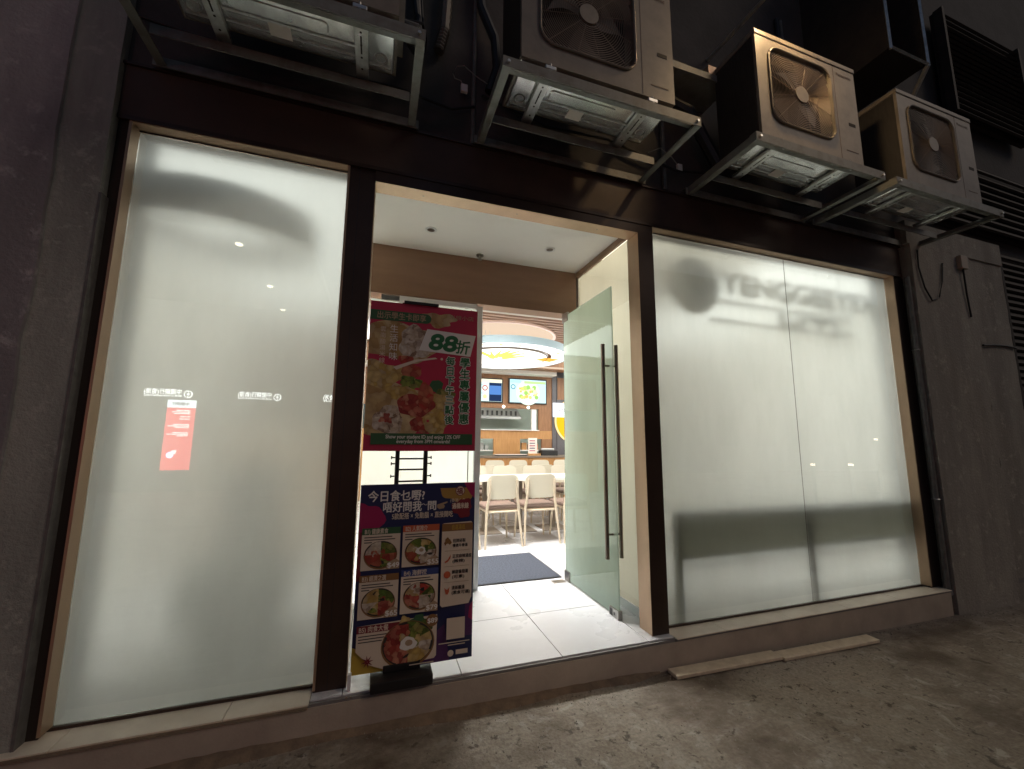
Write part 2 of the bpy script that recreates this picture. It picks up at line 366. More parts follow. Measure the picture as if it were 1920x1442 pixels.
slab('plastered_pier', m_wall_r, 4.835, 5.80, -.150, .3, -.2, 3.36, 'brown plastered pier right of the windows with a cable loop', (.003, .012))
slab('plastered_wall', m_wall_r, 5.835, 6.42, -.135, .3, -.2, 3.6, 'brown plastered wall between the right pier and the slatted shutter', (.014, .006))
B('joint_filler', m_dark, None, 5.78, 5.86, -.10, .25, -.2, 3.5)
tag(bpy.data.objects['joint_filler'], 'dark recessed joint between the right pier and the next wall', 'joint')
uw = tag(B('upper_wall', m_uwall, None, -9, 16, -.058, .30, 3.345, 11.0), 'dark upper wall behind the air conditioners', 'wall')
tag(B('pier_head', m_wall_r, None, 4.80, 6.42, -.1495, -.0605, 3.362, 3.60), 'plain plaster band on top of the right pier', 'wall')

# slatted shutter and louvres of the neighbouring shop on the right
def louvre(name, x0, x1, y, z0, z1, pitch, label, cat, tilt=.5):
    t = thing(name, ((x0 + x1) / 2, y, z0), label, cat)
    B('backing', m_dark, t, x0, x1, y + .05, y + .09, z0, z1)
    me = None; z = z0 + pitch / 2
    while z < z1 - pitch / 3:
        if me is None:
            o = MB().box(x0, x1, -.012, .012, -pitch * .42, pitch * .42).build('slat', m_louvre); me = o.data
        else: o = bpy.data.objects.new('slat', me); COL.objects.link(o)
        o.parent = t; o.location = (-t.location.x, 0, z - z0); o.rotation_euler.x = -tilt; z += pitch
    for x in (x0, x1): B('frame', m_louvre, t, x - .02, x + .02, y - .03, y + .05, z0, z1)
    return t
louvre('slatted_shutter', 6.46, 8.6, -.10, -.05, 3.55, .075, 'dark slatted shutter of the next shop at the right edge', 'shutter')
louvre('wall_louvre', 5.85, 7.4, -.20, 5.05, 6.35, .075, 'rusty wall louvre high up in the top right corner', 'louvre')
louvre('wall_louvre', 5.45, 7.4, -.16, 3.72, 4.55, .085, 'dark wall louvre right of the last air conditioner', 'louvre')

# ================================================================== SHOPFRONT FRAME
fa = thing('shop_fascia', (1.7, 0, 3.03), 'dark brown fascia beam across the top of the shopfront', 'fascia')
B('fascia_board', m_fascia, fa, -1.335, 4.80, -.075, .20, 3.058, 3.338)
B('lower_rail', m_bronze_dark, fa, -1.335, 4.80, -.0785, .05, 3.034, 3.0575)
B('top_capping', m_bronze_dark, fa, -1.345, 4.81, -.088, .10, 3.3385, 3.352)
po = thing('door_surround', (.83, 0, .172), 'dark bronze posts and head around the entrance recess', 'door frame')
B('post', m_bronze_dark, po, -.245, -.092, -.060, .075, .172, 3.0335)
B('post', m_bronze_dark, po, 1.760, 1.890, -.073, .060, .172, 3.0335)
B('post_lining', m_gold, po, 1.757, 1.7598, -.0725, .060, .173, 2.962)
B('post_lining', m_gold, po, -.0918, -.0885, -.058, .075, .173, 2.962)
B('head', m_bronze_dark, po, -.0915, 1.7595, -.073, .045, 2.9655, 3.0335)
B('head_lining', m_gold, po, -.0880, 1.7565, -.072, .045, 2.9625, 2.9652)
for x in (.2, .83, 1.45): MB().cyl((x, -.015, 2.9622), .006, -.002, 10).build('screw', m_handle, po)
B('joint', m_black, po, -.181, -.178, -.0606, -.0599, .173, 3.03)

def window(label, x0, x1, seams, lmat=m_gold):
    t = thing('shop_window', ((x0 + x1) / 2, 0, .172), label, 'window', 'frosted shop windows')
    # lining of the recess: bronze reveal on the sides and the top
    B('frame', m_gold, t, x0 - .012, x0, -.072, .03, .186, 3.0300)
    B('frame', m_gold, t, x1, x1 + .012, -.072, .03, .186, 3.0300)
    B('frame', m_gold, t, x0 - .012, x1 + .012, -.072, .03, 3.0302, 3.0338)
    B('frame', m_bronze_dark, t, x0 - .012, x1 + .012, -.012, .018, .1720, .1855)
    B('gasket', m_black, t, x0, x1, -.006, -.002, 3.024, 3.030)
    e = [x0] + seams + [x1]
    for a, b in zip(e, e[1:]):
        g = .0022 if len(e) > 2 else .0005
        mb = MB(); za, zb = .186, 3.0235
        vs = [(a + g, 0, za), (b - g, 0, za), (b - g, 0, zb), (a + g, 0, zb), (a + g, .012, za), (b - g, .012, za), (b - g, .012, zb), (a + g, .012, zb)]
        mb.add(vs, [(0, 1, 2, 3), (0, 4, 5, 1), (1, 5, 6, 2), (2, 6, 7, 3), (3, 7, 4, 0)], 0); mb.add(vs, [(4, 7, 6, 5)], 1)
        mb.build('glass_pane', [m_gclear, m_getch], t)
    for x in seams: B('silicone_joint', m_wire, t, x - .0018, x + .0018, -.0005, .0125, .186, 3.0235)
    return t
wl = window('large frosted window left of the entrance with street reflections', -1.273, -.2455, [])
B('jamb', m_jamb, wl, -1.336, -1.286, -.058, .05, .172, 3.0335)
B('edge_bead', m_pvc, wl, -1.3375, -1.326, -.114, -.0585, .172, 2.6)
wr = window('wide two pane frosted window right of the entrance with shadow of a sign', 1.8905, 4.661, [3.322])
B('jamb', m_jamb, wr, 4.674, 4.832, -.062, .05, .172, 3.0335)  # dark strip stands in for the shade in the gap beside the frame

# ================================================================== VESTIBULE
ve = thing('entrance_recess', (.85, .5, .172), 'beige lined entrance recess with white soffit and brown transom', 'recess')
def side_glass(x0, x1, y0, y1, e):
    mb = MB().box(x0, x1, y0, y1, .173, 3.049); mb.mi = [0] * 6; mb.mi[5 if e > 0 else 4] = 1
    return mb.build('side_panel', [m_gclear, m_sideetch], ve)
m_sideetch = glass_etched('warm_etched_face', (.62, .58, .47), (.62, .58, .47), .5, .75)
side_glass(1.852, 1.862, .062, 1.045, 1)
B('skirting', m_white, ve, 1.845, 1.8518, .062, 1.04, .172, .235)
side_glass(-.134, -.124, .077, 1.045, -1)
B('cornice', m_transom, ve, 1.828, 1.8515, .062, 1.045, 3.052, 3.108)
B('soffit', m_soffit, ve, -.16, 1.89, .046, 1.062, 3.110, 3.16)
B('soffit', m_soffit, ve, -.16, 1.89, .046, .075, 3.0345, 3.1095)
B('transom_panel', m_transom, ve, -.12, 1.8275, 1.050, 1.10, 2.745, 3.1095)
B('transom_rail', m_transom, ve, -.12, 1.8275, 1.043, 1.20, 2.668, 2.742)
for i, (x, y) in enumerate(((.326, .664), (1.372, .662))):
    d = thing('downlight', (x, y, 3.11), ('unlit recessed downlight over the left of the entrance', 'unlit recessed downlight over the open glass door')[i], 'downlight', 'downlights in the entrance soffit')
    MB().cyl((x, y, 3.1095), .048, -.004, 28, inner=.030).build('trim_ring', m_white, d)
    MB().cyl((x, y, 3.1092), .030, -.002, 24).build('lens', m_steel, d)
sp = thing('sprinkler', (.809, .97, 3.11), 'small steel sprinkler head under the entrance soffit', 'sprinkler')
MB().cyl((.809, .97, 3.1095), .034, -.010, 24).build('rosette', m_steel, sp)
MB().cyl((.809, .97, 3.099), .011, -.030, 12).build('nozzle', m_steel, sp)
MB().cyl((.809, .97, 3.066), .020, -.003, 16).build('deflector', m_steel, sp)

# ------------------------------------------------------------------ doors
def gpane(t, name, x0, x1, y0, y1, z0, z1, etched):   # box with one etched side: 'x+','y+'
    mb = MB().box(x0, x1, y0, y1, z0, z1); mb.mi = [0] * 6
    mb.mi[{'y+': 3, 'x+': 5}[etched]] = 1
    return mb.build(name, [m_dclear, m_detch], t)
dr = thing('glass_door', (1.69, 1.05, .172), 'frosted glass door leaf standing open on the right', 'door', 'glass entrance doors')
gpane(dr, 'pane', 1.683, 1.695, .194, 1.049, .186, 2.635, 'x+')
for x, nm in ((1.632, 'handle'), (1.750, 'handle')):
    h = MB().tube([(x, .245, .575), (x, .245, 2.175)], .0155, 14).build(nm, m_handle, dr, True)
    for z in (.745, 2.005): MB().tube([(x, .245, z), (1.683 if x < 1.68 else 1.695, .245, z)], .007, 10).build('standoff', m_handle, h)
B('patch_hinge', m_steel, dr, 1.676, 1.702, .965, 1.062, .176, .262); B('patch_hinge', m_steel, dr, 1.676, 1.702, .955, 1.066, 2.575, 2.660)
lk = B('patch_lock', m_steel, dr, 1.672, 1.706, .188, .305, .175, .232); B('keyhole', m_black, lk, 1.6705, 1.6722, .226, .246, .192, .212); B('clamp', m_black, lk, 1.669, 1.6722, .262, .296, .180, .226)
m_lefetch = glass_etched('leaf_etched_face', (.92, .93, .90), (.90, .92, .90), .4, .6)
dl = thing('glass_door', (-.1, 1.05, .172), 'closed frosted glass door leaf behind the poster stand', 'door', 'glass entrance doors')
gpane(dl, 'pane', -.11, .806, 1.052, 1.064, .186, 2.615, 'y+').data.materials[1] = m_lefetch
B('closing_stile', m_white, dl, .808, .862, 1.040, 1.075, .176, 2.645)
B('edge_strip', m_steel, dl, .752, .760, 1.046, 1.052, .18, 2.6)
B('top_rail', m_white, dl, .12, .8075, 1.038, 1.075, 2.617, 2.660)
B('patch_fitting', m_steel, dl, -.03, .118, 1.036, 1.075, 2.610, 2.655); B('clamp_plate', m_white, dl, .12, .185, 1.030, 1.0378, 2.585, 2.652)
lockb = B('floor_pivot', m_steel, dl, .0, .10, .96, 1.04, .1722, .178)
fs = tag(B('floor_spring_plate', m_steel, None, 1.545, 1.665, 1.00, 1.075, .1722, .1745), 'flat steel floor spring cover beside the open door hinge', 'floor plate')

# ================================================================== DOOR MAT
def mat_mat():
    m = M('rubber_mat', (.030, .036, .052), .95, 0, (.085, .098, .13), 60, bump=.0); nt = m.node_tree; b = nt.nodes['Principled BSDF']
    g = nd(nt, 'ShaderNodeNewGeometry'); w = nd(nt, 'ShaderNodeTexChecker'); w.inputs['Scale'].default_value = 70; nt.links.new(g.outputs['Position'], w.inputs['Vector'])
    mx = nd(nt, 'ShaderNodeMix', data_type='RGBA', blend_type='MULTIPLY'); mx.inputs['Factor'].default_value = .5
    src = b.inputs['Base Color'].links[0].from_socket; nt.links.new(src, mx.inputs[6]); w.inputs[1].default_value = (.55, .55, .6, 1); w.inputs[2].default_value = (1, 1, 1, 1); nt.links.new(w.outputs[0], mx.inputs[7]); nt.links.new(mx.outputs[2], b.inputs['Base Color'])
    return m
dm = thing('door_mat', (1.2, 1.55, .172), 'blue grey ribbed entrance mat just inside the door', 'mat')
B('mat_body', mat_mat(), dm, .60, 1.665, 1.14, 1.955, .1722, .183)
for a in ((.588, 1.677, 1.128, 1.1395), (.588, 1.677, 1.9555, 1.967), (.588, .5998, 1.1396, 1.9554), (1.6652, 1.677, 1.1396, 1.9554)): B('border', m_black, dm, *a, .1722, .181)

# ================================================================== POSTER STAND
ps = thing('poster_stand', (.19, -.05, .172), 'black ladder shaped poster stand in front of the closed door leaf', 'stand')
MB().bbox(.025, .335, -.168, .09, .1722, .224, r=.008).build('base', m_black, ps)
MB().bbox(.085, .275, -.095, .06, .2245, .262, r=.006).build('socket', m_black, ps)
for x in (.112, .268): MB().bbox(x - .0115, x + .0115, -.068, -.045, .262, 2.23, r=.003, seg=1).build('upright', m_black, ps)
for z in (1.193, 1.258, 1.318, 1.60, 1.95, .55, .9): MB().box(.1236, .2564, -.064, -.049, z - .0045, z + .0045).build('rung', m_black, ps)
for z in (1.222, 1.291, 1.325):
    for s, x in ((-1, .1), (1, .28)):
        k = MB().tube([(x, -.056, z), (x + s * .018, -.056, z)], .0035, 8).cyl((x + s * .017, -.056, z), .009, s * .006, 14, axis='x').build('knob', m_black, ps)
PM = lambda n, c, r=.45: M('print_' + n, c, r)
p_red = M('print_red', (.52, .028, .080), .5, 0, (.44, .020, .065), 3); p_green = PM('green', (.025, .16, .06)); p_white = PM('white', (.80, .78, .74)); p_navy = PM('navy', (.018, .024, .095))
p_mag = PM('magenta', (.36, .015, .10)); p_gold = PM('ochre', (.42, .25, .06)); p_brown = PM('brown', (.26, .13, .045)); p_cream = PM('cream', (.72, .62, .50)); p_orange = PM('orange', (.55, .12, .05)); p_blue = PM('blue', (.035, .06, .22)); p_dgreen = PM('dark_green', (.04, .12, .05)); p_maroon = PM('maroon', (.20, .018, .03)); p_ink = PM('ink', (.03, .025, .025))
p_purple = PM('purple', (.09, .025, .12)); p_yellow = PM('yellow', (.55, .38, .05)); p_tan = PM('tan', (.42, .30, .19))
def food(name, cols, scale, dist=0.):
    m = bpy.data.materials.new('print_food_' + name); m.use_nodes = True; nt = m.node_tree; b = nt.nodes['Principled BSDF']; b.inputs['Roughness'].default_value = .42
    g = nd(nt, 'ShaderNodeNewGeometry'); n = nd(nt, 'ShaderNodeTexNoise'); n.inputs['Scale'].default_value = scale * .6; n.inputs['Detail'].default_value = 4
    nt.links.new(g.outputs['Position'], n.inputs['Vector'])
    mxv = nd(nt, 'ShaderNodeMix', data_type='RGBA'); mxv.inputs['Factor'].default_value = .06 + dist; nt.links.new(g.outputs['Position'], mxv.inputs[6]); nt.links.new(n.outputs['Color'], mxv.inputs[7])
    v = nd(nt, 'ShaderNodeTexVoronoi'); v.inputs['Scale'].default_value = scale; nt.links.new(mxv.outputs[2], v.inputs['Vector'])
    r = nd(nt, 'ShaderNodeValToRGB'); r.color_ramp.interpolation = 'EASE'; el = r.color_ramp.elements
    while len(el) < len(cols): el.new(.5)
    for i, (e, c) in enumerate(zip(el, cols)): e.position = i / max(1, len(cols) - 1); e.color = (*c, 1)
    sp_ = nd(nt, 'ShaderNodeSeparateColor'); nt.links.new(v.outputs['Color'], sp_.inputs[0]); nt.links.new(sp_.outputs[0], r.inputs[0])
    mu = nd(nt, 'ShaderNodeMix', data_type='RGBA', blend_type='MULTIPLY'); mu.inputs['Factor'].default_value = .55; nt.links.new(r.outputs[0], mu.inputs[6])
    rr = nd(nt, 'ShaderNodeValToRGB'); rr.color_ramp.elements[0].color = (1, 1, 1, 1); rr.color_ramp.elements[1].color = (.35, .25, .2, 1); rr.color_ramp.elements[1].position = .75 ; nt.links.new(v.outputs['Distance'], rr.inputs[0]); nt.links.new(rr.outputs[0], mu.inputs[7])
    nt.links.new(mu.outputs[2], b.inputs['Base Color']); return m
f_noodle = food('noodle', [(.62, .46, .20), (.70, .58, .36), (.48, .30, .10), (.60, .45, .22)], 16, .08)
f_meat = food('meat', [(.42, .06, .045), (.30, .03, .03), (.62, .28, .18), (.50, .10, .07)], 34)
f_veg = food('greens', [(.10, .20, .03), (.28, .34, .06), (.06, .11, .02), (.36, .34, .10)], 42)
f_rice = food('white', [(.72, .66, .54), (.62, .52, .40), (.75, .70, .62), (.30, .20, .13)], 40)
f_yel = food('yellow', [(.62, .44, .12), (.70, .55, .24), (.50, .34, .10), (.62, .50, .30)], 30)
f_red = food('tomato', [(.50, .05, .04), (.42, .09, .05), (.60, .22, .12), (.35, .03, .03)], 28)

def poster(x0, x1, z0, z1, y, label):
    t = thing('poster_board', ((x0 + x1) / 2, y, z0), label, 'poster', 'poster boards on the black stand')
    return t, (lambda u: x0 + u * (x1 - x0)), (lambda v: z1 - v * (z1 - z0))
def blob(pts_fn, y, n=40): return [pts_fn(2 * math.pi * i / n) for i in range(n)]
class Sheet:
    """flat print layers, each a hair in front of the one below"""
    def __init__(s, t, U, V, y): s.t, s.U, s.V, s.y, s.k = t, U, V, y, 0
    def lay(s): s.k += 1; return s.y - .00006 * s.k
    def poly(s, name, mat, pts):
        y = s.lay(); return MB().add([(s.U(u), y, s.V(v)) for u, v in pts], [tuple(range(len(pts)))[::-1]]).build(name, mat, s.t)
    def rect(s, name, mat, u0, v0, u1, v1): return s.poly(name, mat, [(u0, v0), (u1, v0), (u1, v1), (u0, v1)])
    def ell(s, name, mat, u, v, ru, rv=None, n=32, a0=0, a1=360, wob=0.):
        asp = abs(s.U(1) - s.U(0)) / abs(s.V(1) - s.V(0)); rv = ru * asp if rv is None else rv
        pts = []
        for i in range(n + (a1 - a0 < 360)):
            a = math.radians(a0 + (a1 - a0) * i / n); k = 1 + wob * math.sin(3 * a + u * 20) + wob * .6 * math.sin(7 * a + v * 9)
            pts.append((min(.998, max(.002, u + ru * k * math.cos(a))), min(.998, max(.002, v - rv * k * math.sin(a)))))
        if a1 - a0 < 360: pts.append((u, v))
        return s.poly(name, mat, pts)
    def txt(s, name, body, u, v, size, mat, **k):
        y = s.lay(); s.k += 4 if k.get('bold') else 0; return text(name, body, s.U(u), y, s.V(v), size, mat, s.t, **k)

PY = -.078
t1, U, V = poster(-.075, .553, 1.362, 2.220, PY, 'red student discount poster with 88 tag, upper of the two on the stand')
MB().box(-.075, .553, PY, PY + .009, 1.362, 2.220).build('board', p_red, t1)
s1 = Sheet(t1, U, V, PY)
def wav(u, v, r, rv, w): return [(min(1, max(0, u + r * (1 + w * math.sin(3 * a + 1)) * math.cos(a))), min(.995, max(0, v - rv * (1 + w * math.sin(4 * a)) * math.sin(a)))) for a in [2 * math.pi * i / 48 for i in range(48)]]
s1.poly('food_print', f_noodle, wav(.30, .27, .40, .13, .18)); s1.poly('food_print', f_noodle, wav(.22, .74, .36, .20, .12)); s1.poly('food_print', f_yel, wav(.10, .50, .22, .09, .2))
s1.ell('food_print', f_rice, .42, .27, .16, wob=.12); s1.ell('food_print', f_noodle, .62, .09, .16, .05, wob=.2); s1.ell('food_print', f_rice, .20, .80, .13, wob=.1)
s1.ell('food_print', f_red, .33, .39, .07, .03, wob=.1); s1.ell('food_print', f_red, .38, .47, .09, .06, wob=.1); s1.ell('food_print', f_veg, .38, .55, .10, .05, wob=.15); s1.ell('food_print', f_yel, .30, .62, .12, .05, wob=.15)
s1.ell('food_print', p_dgreen, .62, .56, .06, wob=.08); s1.ell('food_print', f_veg, .70, .62, .09, .04, wob=.15); s1.ell('food_print', f_yel, .66, .68, .12, .07, wob=.1)
s1.poly('food_print', f_meat, wav(.43, .70, .17, .075, .12)); s1.poly('food_print', f_red, wav(.52, .64, .07, .10, .1)); s1.poly('food_print', f_meat, wav(.50, .83, .12, .05, .15)); s1.ell('food_print', f_yel, .62, .82, .11, .08, wob=.1)
s1.ell('food_print', p_red, .55, .80, .012); s1.ell('food_print', f_meat, .18, .79, .05, .03, wob=.3)
s1.poly('swoosh', p_cream, [(.22, .445), (.42, .385), (.60, .362), (.62, .370), (.44, .398), (.25, .462)]); s1.ell('drop', p_cream, .66, .37, .012)
s1.rect('label_band', p_dgreen, 0, .060, .50, .128); s1.ell('label_end', p_dgreen, .50, .094, .05, .034)
s1.txt('label_text', '出示學生卡即享', .055, .113, .046, p_tan, bold=.0006, width=.275)
s1.txt('logo_text', '米線小店', .72, .075, .030, p_tan, width=.15)
s1.txt('vertical_text', '生活知味', .215, .205, .050, p_white, vert=True); s1.txt('vertical_text', '雲南酸湯米線', .120, .205, .034, p_cream, vert=True)
s1.poly('price_tag', p_white, [(.515, .165), (.985, .185), (.935, .340), (.445, .318)])
s1.txt('price_text', '88', .525, .300, .130, p_green, bold=.006, shear=.18, width=.165, slant=-.05); s1.txt('price_text', '折', .785, .312, .088, p_green, bold=.002, shear=.15, slant=-.05)
for b_, mt in ((.0058, p_white), (.0016, p_green)):
    s1.txt('vertical_text', '學生專屬優惠', .885, .412, .063, mt, vert=True, bold=b_); s1.txt('vertical_text', '每日下午三點後', .745, .404, .054, mt, vert=True, bold=b_ * .9)
s1.rect('label_band', p_dgreen, .06, .885, .97, .958)
s1.txt('label_text', 'Show your student ID and enjoy 12% OFF', .52, .918, .029, p_white, bold=.0005, align='CENTER', width=.42); s1.txt('label_text', 'everyday from 3PM onwards!', .52, .948, .029, p_white, bold=.0005, align='CENTER', width=.30)
B('clip', m_black, t1, .11, .31, PY - .012, PY + .014, 2.2205, 2.236)

t2, U, V = poster(-.072, .558, .232, 1.180, PY, 'navy menu poster with five noodle bowls, lower of the two on the stand')
MB().box(-.072, .558, PY, PY + .009, .232, 1.180).build('board', p_navy, t2)
s2 = Sheet(t2, U, V, PY)
s2.ell('colour_patch', p_mag, .04, .20, .16, .10, wob=.1); s2.ell('colour_patch', p_gold, .84, .03, .15, .085, wob=.1, a0=180, a1=360); s2.poly('colour_patch', p_mag, [(.90, 0), (1, 0), (1, .095), (.965, .075), (.92, .03)])
s2.rect('colour_patch', p_maroon, 0, .26, .035, .52); s2.rect('colour_patch', p_purple, .93, .70, 1, .88); s2.poly('colour_patch', p_mag, [(.97, .72), (1, .69), (1, .80), (.96, .78)]); s2.poly('colour_patch', p_purple, [(.55, .9), (.75, .8), (.80, 1), (.5, 1)])
s2.poly('colour_patch', p_yellow, [(0, .86), (.05, .875), (.12, .92), (.20, .935), (.30, .945), (.30, 1), (0, 1)])
s2.txt('headline_text', '今日食乜嘢?', .060, .090, .062, p_white, bold=.0013, width=.300); s2.txt('headline_text', '唔好問我', .185, .152, .058, p_white, bold=.0013, width=.205); s2.txt('headline_text', '問', .565, .150, .055, p_white, bold=.0013); s2.txt('headline_text', '～', .515, .135, .035, p_white)
s2.poly('hand_print', p_tan, [(.655, .125), (.69, .118), (.745, .108), (.748, .116), (.712, .126), (.725, .135), (.715, .148), (.675, .152), (.655, .142)])
s2.txt('tagline_text', '5款配搭 × 免動腦 × 直接開吃', .265, .196, .036, p_cream, bold=.0006, width=.335)
s2.ell('logo_ring', p_maroon, .862, .048, .044); s2.ell('logo_disc', p_cream, .862, .048, .038); s2.txt('logo_text', '福', .828, .064, .038, p_maroon, bold=.001)
s2.txt('logo_text', '(香港小食店)', .770, .112, .022, p_cream, width=.115); s2.ell('logo_patch', p_maroon, .885, .15, .09, .055, wob=.15); s2.txt('logo_text', '過橋米線', .79, .150, .034, p_cream, bold=.001, width=.095)
def bowl(u, v, r, spec, egg=True):
    s2.ell('bowl_rim', p_brown, u, v + .004, r * 1.07, r * .60); s2.ell('bowl_rim', p_ink, u, v, r * 1.02, r * .565)
    n = len(spec)
    for i, mt in enumerate(spec): s2.ell('topping', mt, u, v, r * (.96 + .05 * math.sin(i * 2.1)), r * (.53 + .03 * math.cos(i * 3.)), n=10, a0=360 * i / n, a1=360 * (i + 1) / n + 4)
    rb_ = random.Random(int(u * 1000 + v * 7000))
    for j in range(16):
        a = rb_.uniform(0, 6.283); q = rb_.uniform(.25, .86); mt = spec[int(a / 6.2832 * n) % n] if j % 4 else (f_veg, f_rice, f_red, f_yel, p_ink)[rb_.randrange(5)]
        s2.ell('topping', mt, u + r * q * math.cos(a), v - r * .53 * q * math.sin(a), r * rb_.uniform(.10, .24), r * rb_.uniform(.05, .11), n=12, wob=.18)
    if egg: s2.ell('egg_white', p_white, u, v, r * .34, r * .17, wob=.08); s2.ell('egg_yolk', p_tan, u + .005, v - .004, r * .15, r * .08)
def panel(u0, v0, u1, v1, hmat, head, price, spec, egg=True):
    s2.rect('menu_panel', p_cream, u0, v0, u1, v1); s2.rect('panel_header', hmat, u0, v0, u1, v0 + .036); s2.txt('header_text', head, u0 + .02, v0 + .030, .030, p_cream, bold=.0005, width=(u1 - u0) * .60 * .63)
    for k in range(3): s2.rect('small_print', p_ink, u0 + .02, v0 + .048 + .014 * k, u0 + .02 + (u1 - u0) * (.72, .80, .20)[k], v0 + .053 + .014 * k)
    bowl((u0 + u1) / 2, v0 + .145, .128, spec, egg)
    s2.poly('price_tag', p_tan, [(u1 - .10, v1 - .035), (u1 - .03, v1 - .055), (u1, v1 - .04), (u1, v1), (u1 - .11, v1)]); s2.txt('price_text', price, u1 - .100, v1 - .008, .036, p_white, bold=.001, width=.060)
panel(.030, .240, .345, .468, p_dgreen, 'B1) 健康素食', '$49', [f_veg, f_veg, f_rice, f_rice, f_red, f_red, f_veg, f_red], False)
panel(.365, .236, .680, .466, p_orange, 'B2) 人氣推介', '$55', [f_veg, f_yel, f_veg, f_yel, f_red, f_meat, f_rice, f_rice])
panel(.028, .492, .345, .722, p_brown, 'B3) 經濟之選', '$65', [f_veg, f_veg, f_yel, f_yel, f_rice, f_yel, f_meat, f_meat], False)
panel(.365, .480, .682, .716, p_blue, 'B4) 海鮮控', '$79', [f_veg, f_red, f_rice, f_yel, f_meat, f_meat, f_rice, f_rice], False)
s2.poly('menu_panel', p_cream, [(.03, .752), (.682, .738), (.682, .955), (.665, .968), (.25, .985), (.14, .955), (.03, .88)]); s2.rect('panel_header', p_maroon, .03, .752, .42, .790); s2.txt('header_text', 'B5) 肉食大餐', .045, .784, .032, p_cream, bold=.0005, width=.145)
for k in range(3): s2.rect('small_print', p_ink, .045, .803 + .015 * k, .27 - .02 * k, .808 + .015 * k)
s2.ell('topping', f_yel, .42, .765, .06, .035, wob=.2); s2.ell('topping', p_dgreen, .52, .762, .065, .035, wob=.15); s2.ell('topping', f_veg, .60, .785, .06, .035, wob=.1)
bowl(.445, .872, .205, [f_yel, f_veg, f_veg, f_meat, f_meat, f_meat, f_meat, f_meat, f_meat, f_yel, f_yel, f_rice])
s2.ell('price_tag', p_brown, .64, .765, .05); s2.txt('price_text', '$89', .598, .778, .034, p_white, bold=.001, width=.052)
for k in range(8): a = math.radians(45 * k + 10); s2.poly('star_anise', p_maroon, [(.125 + .008 * math.cos(a + 1.3), .935 - .006 * math.sin(a + 1.3)), (.125 + .05 * math.cos(a), .935 - .034 * math.sin(a)), (.125 + .008 * math.cos(a - 1.3), .935 - .006 * math.sin(a - 1.3))])
s2.poly('list_panel', p_cream, [(.702, .245), (.715, .233), (.965, .228), (.980, .24), (.980, .66), (.955, .695), (.72, .702), (.702, .69)]); s2.rect('panel_header', p_brown, .702, .236, .980, .280); s2.txt('header_text', '自選湯底', .785, .270, .030, p_yellow, width=.075)
for k, (l1, l2) in enumerate((('招牌秘製', '慢煮牛骨湯'), ('正宗麻辣湯底', '(微辣)'), ('鮮甜番茄湯', '(可素)'), ('清新雞湯', '(素食可選)'))):
    vv = .345 + .088 * k; s2.txt('list_text', l1, .800, vv, .022, p_ink, bold=.0005, width=.018 * len(l1)); s2.txt('list_text', l2, .800, vv + .026, .020, p_ink, bold=.0005, width=.017 * len(l2))
    if k < 3: s2.rect('list_rule', p_tan, .73, vv + .046, .955, vv + .048)
s2.ell('cow_print', p_brown, .755, .340, .030, .022, wob=.15); s2.ell('cow_print', p_cream, .755, .362, .018, .012); s2.poly('chilli_print', p_orange, [(.73, .452), (.76, .44), (.785, .412), (.782, .432), (.765, .450), (.74, .458)]); s2.ell('tomato_print', p_orange, .757, .525, .030); s2.poly('chicken_print', p_orange, [(.735, .595), (.75, .607), (.765, .607), (.782, .592), (.778, .62), (.765, .635), (.748, .632)])
s2.rect('blank_card', p_cream, .765, .765, .925, .880)
s2.rect('small_print', p_cream, .70, .895, .97, .900); s2.rect('small_print', p_cream, .78, .908, .93, .913); s2.ell('logo_disc', p_cream, .805, .955, .026); s2.rect('small_print', p_cream, .85, .94, .955, .965); s2.rect('small_print', p_cream, .46, .980, .66, .985)

# clear acrylic edge catching the light beside the stand, with its small feet
ac = thing('acrylic_bracket', (-.083, -.07, .172), 'tiny clear plastic foot with two bright screws at the post base', 'bracket')
MB().bbox(-.0845, -.066, -.10, -.07, .172, .250, r=.003).build('foot', m_white, ac)
for x in (-.083, -.062): MB().cyl((x, -.152, .1735), .005, -.003, 12, axis='y').build('screw', m_nosing, ac)

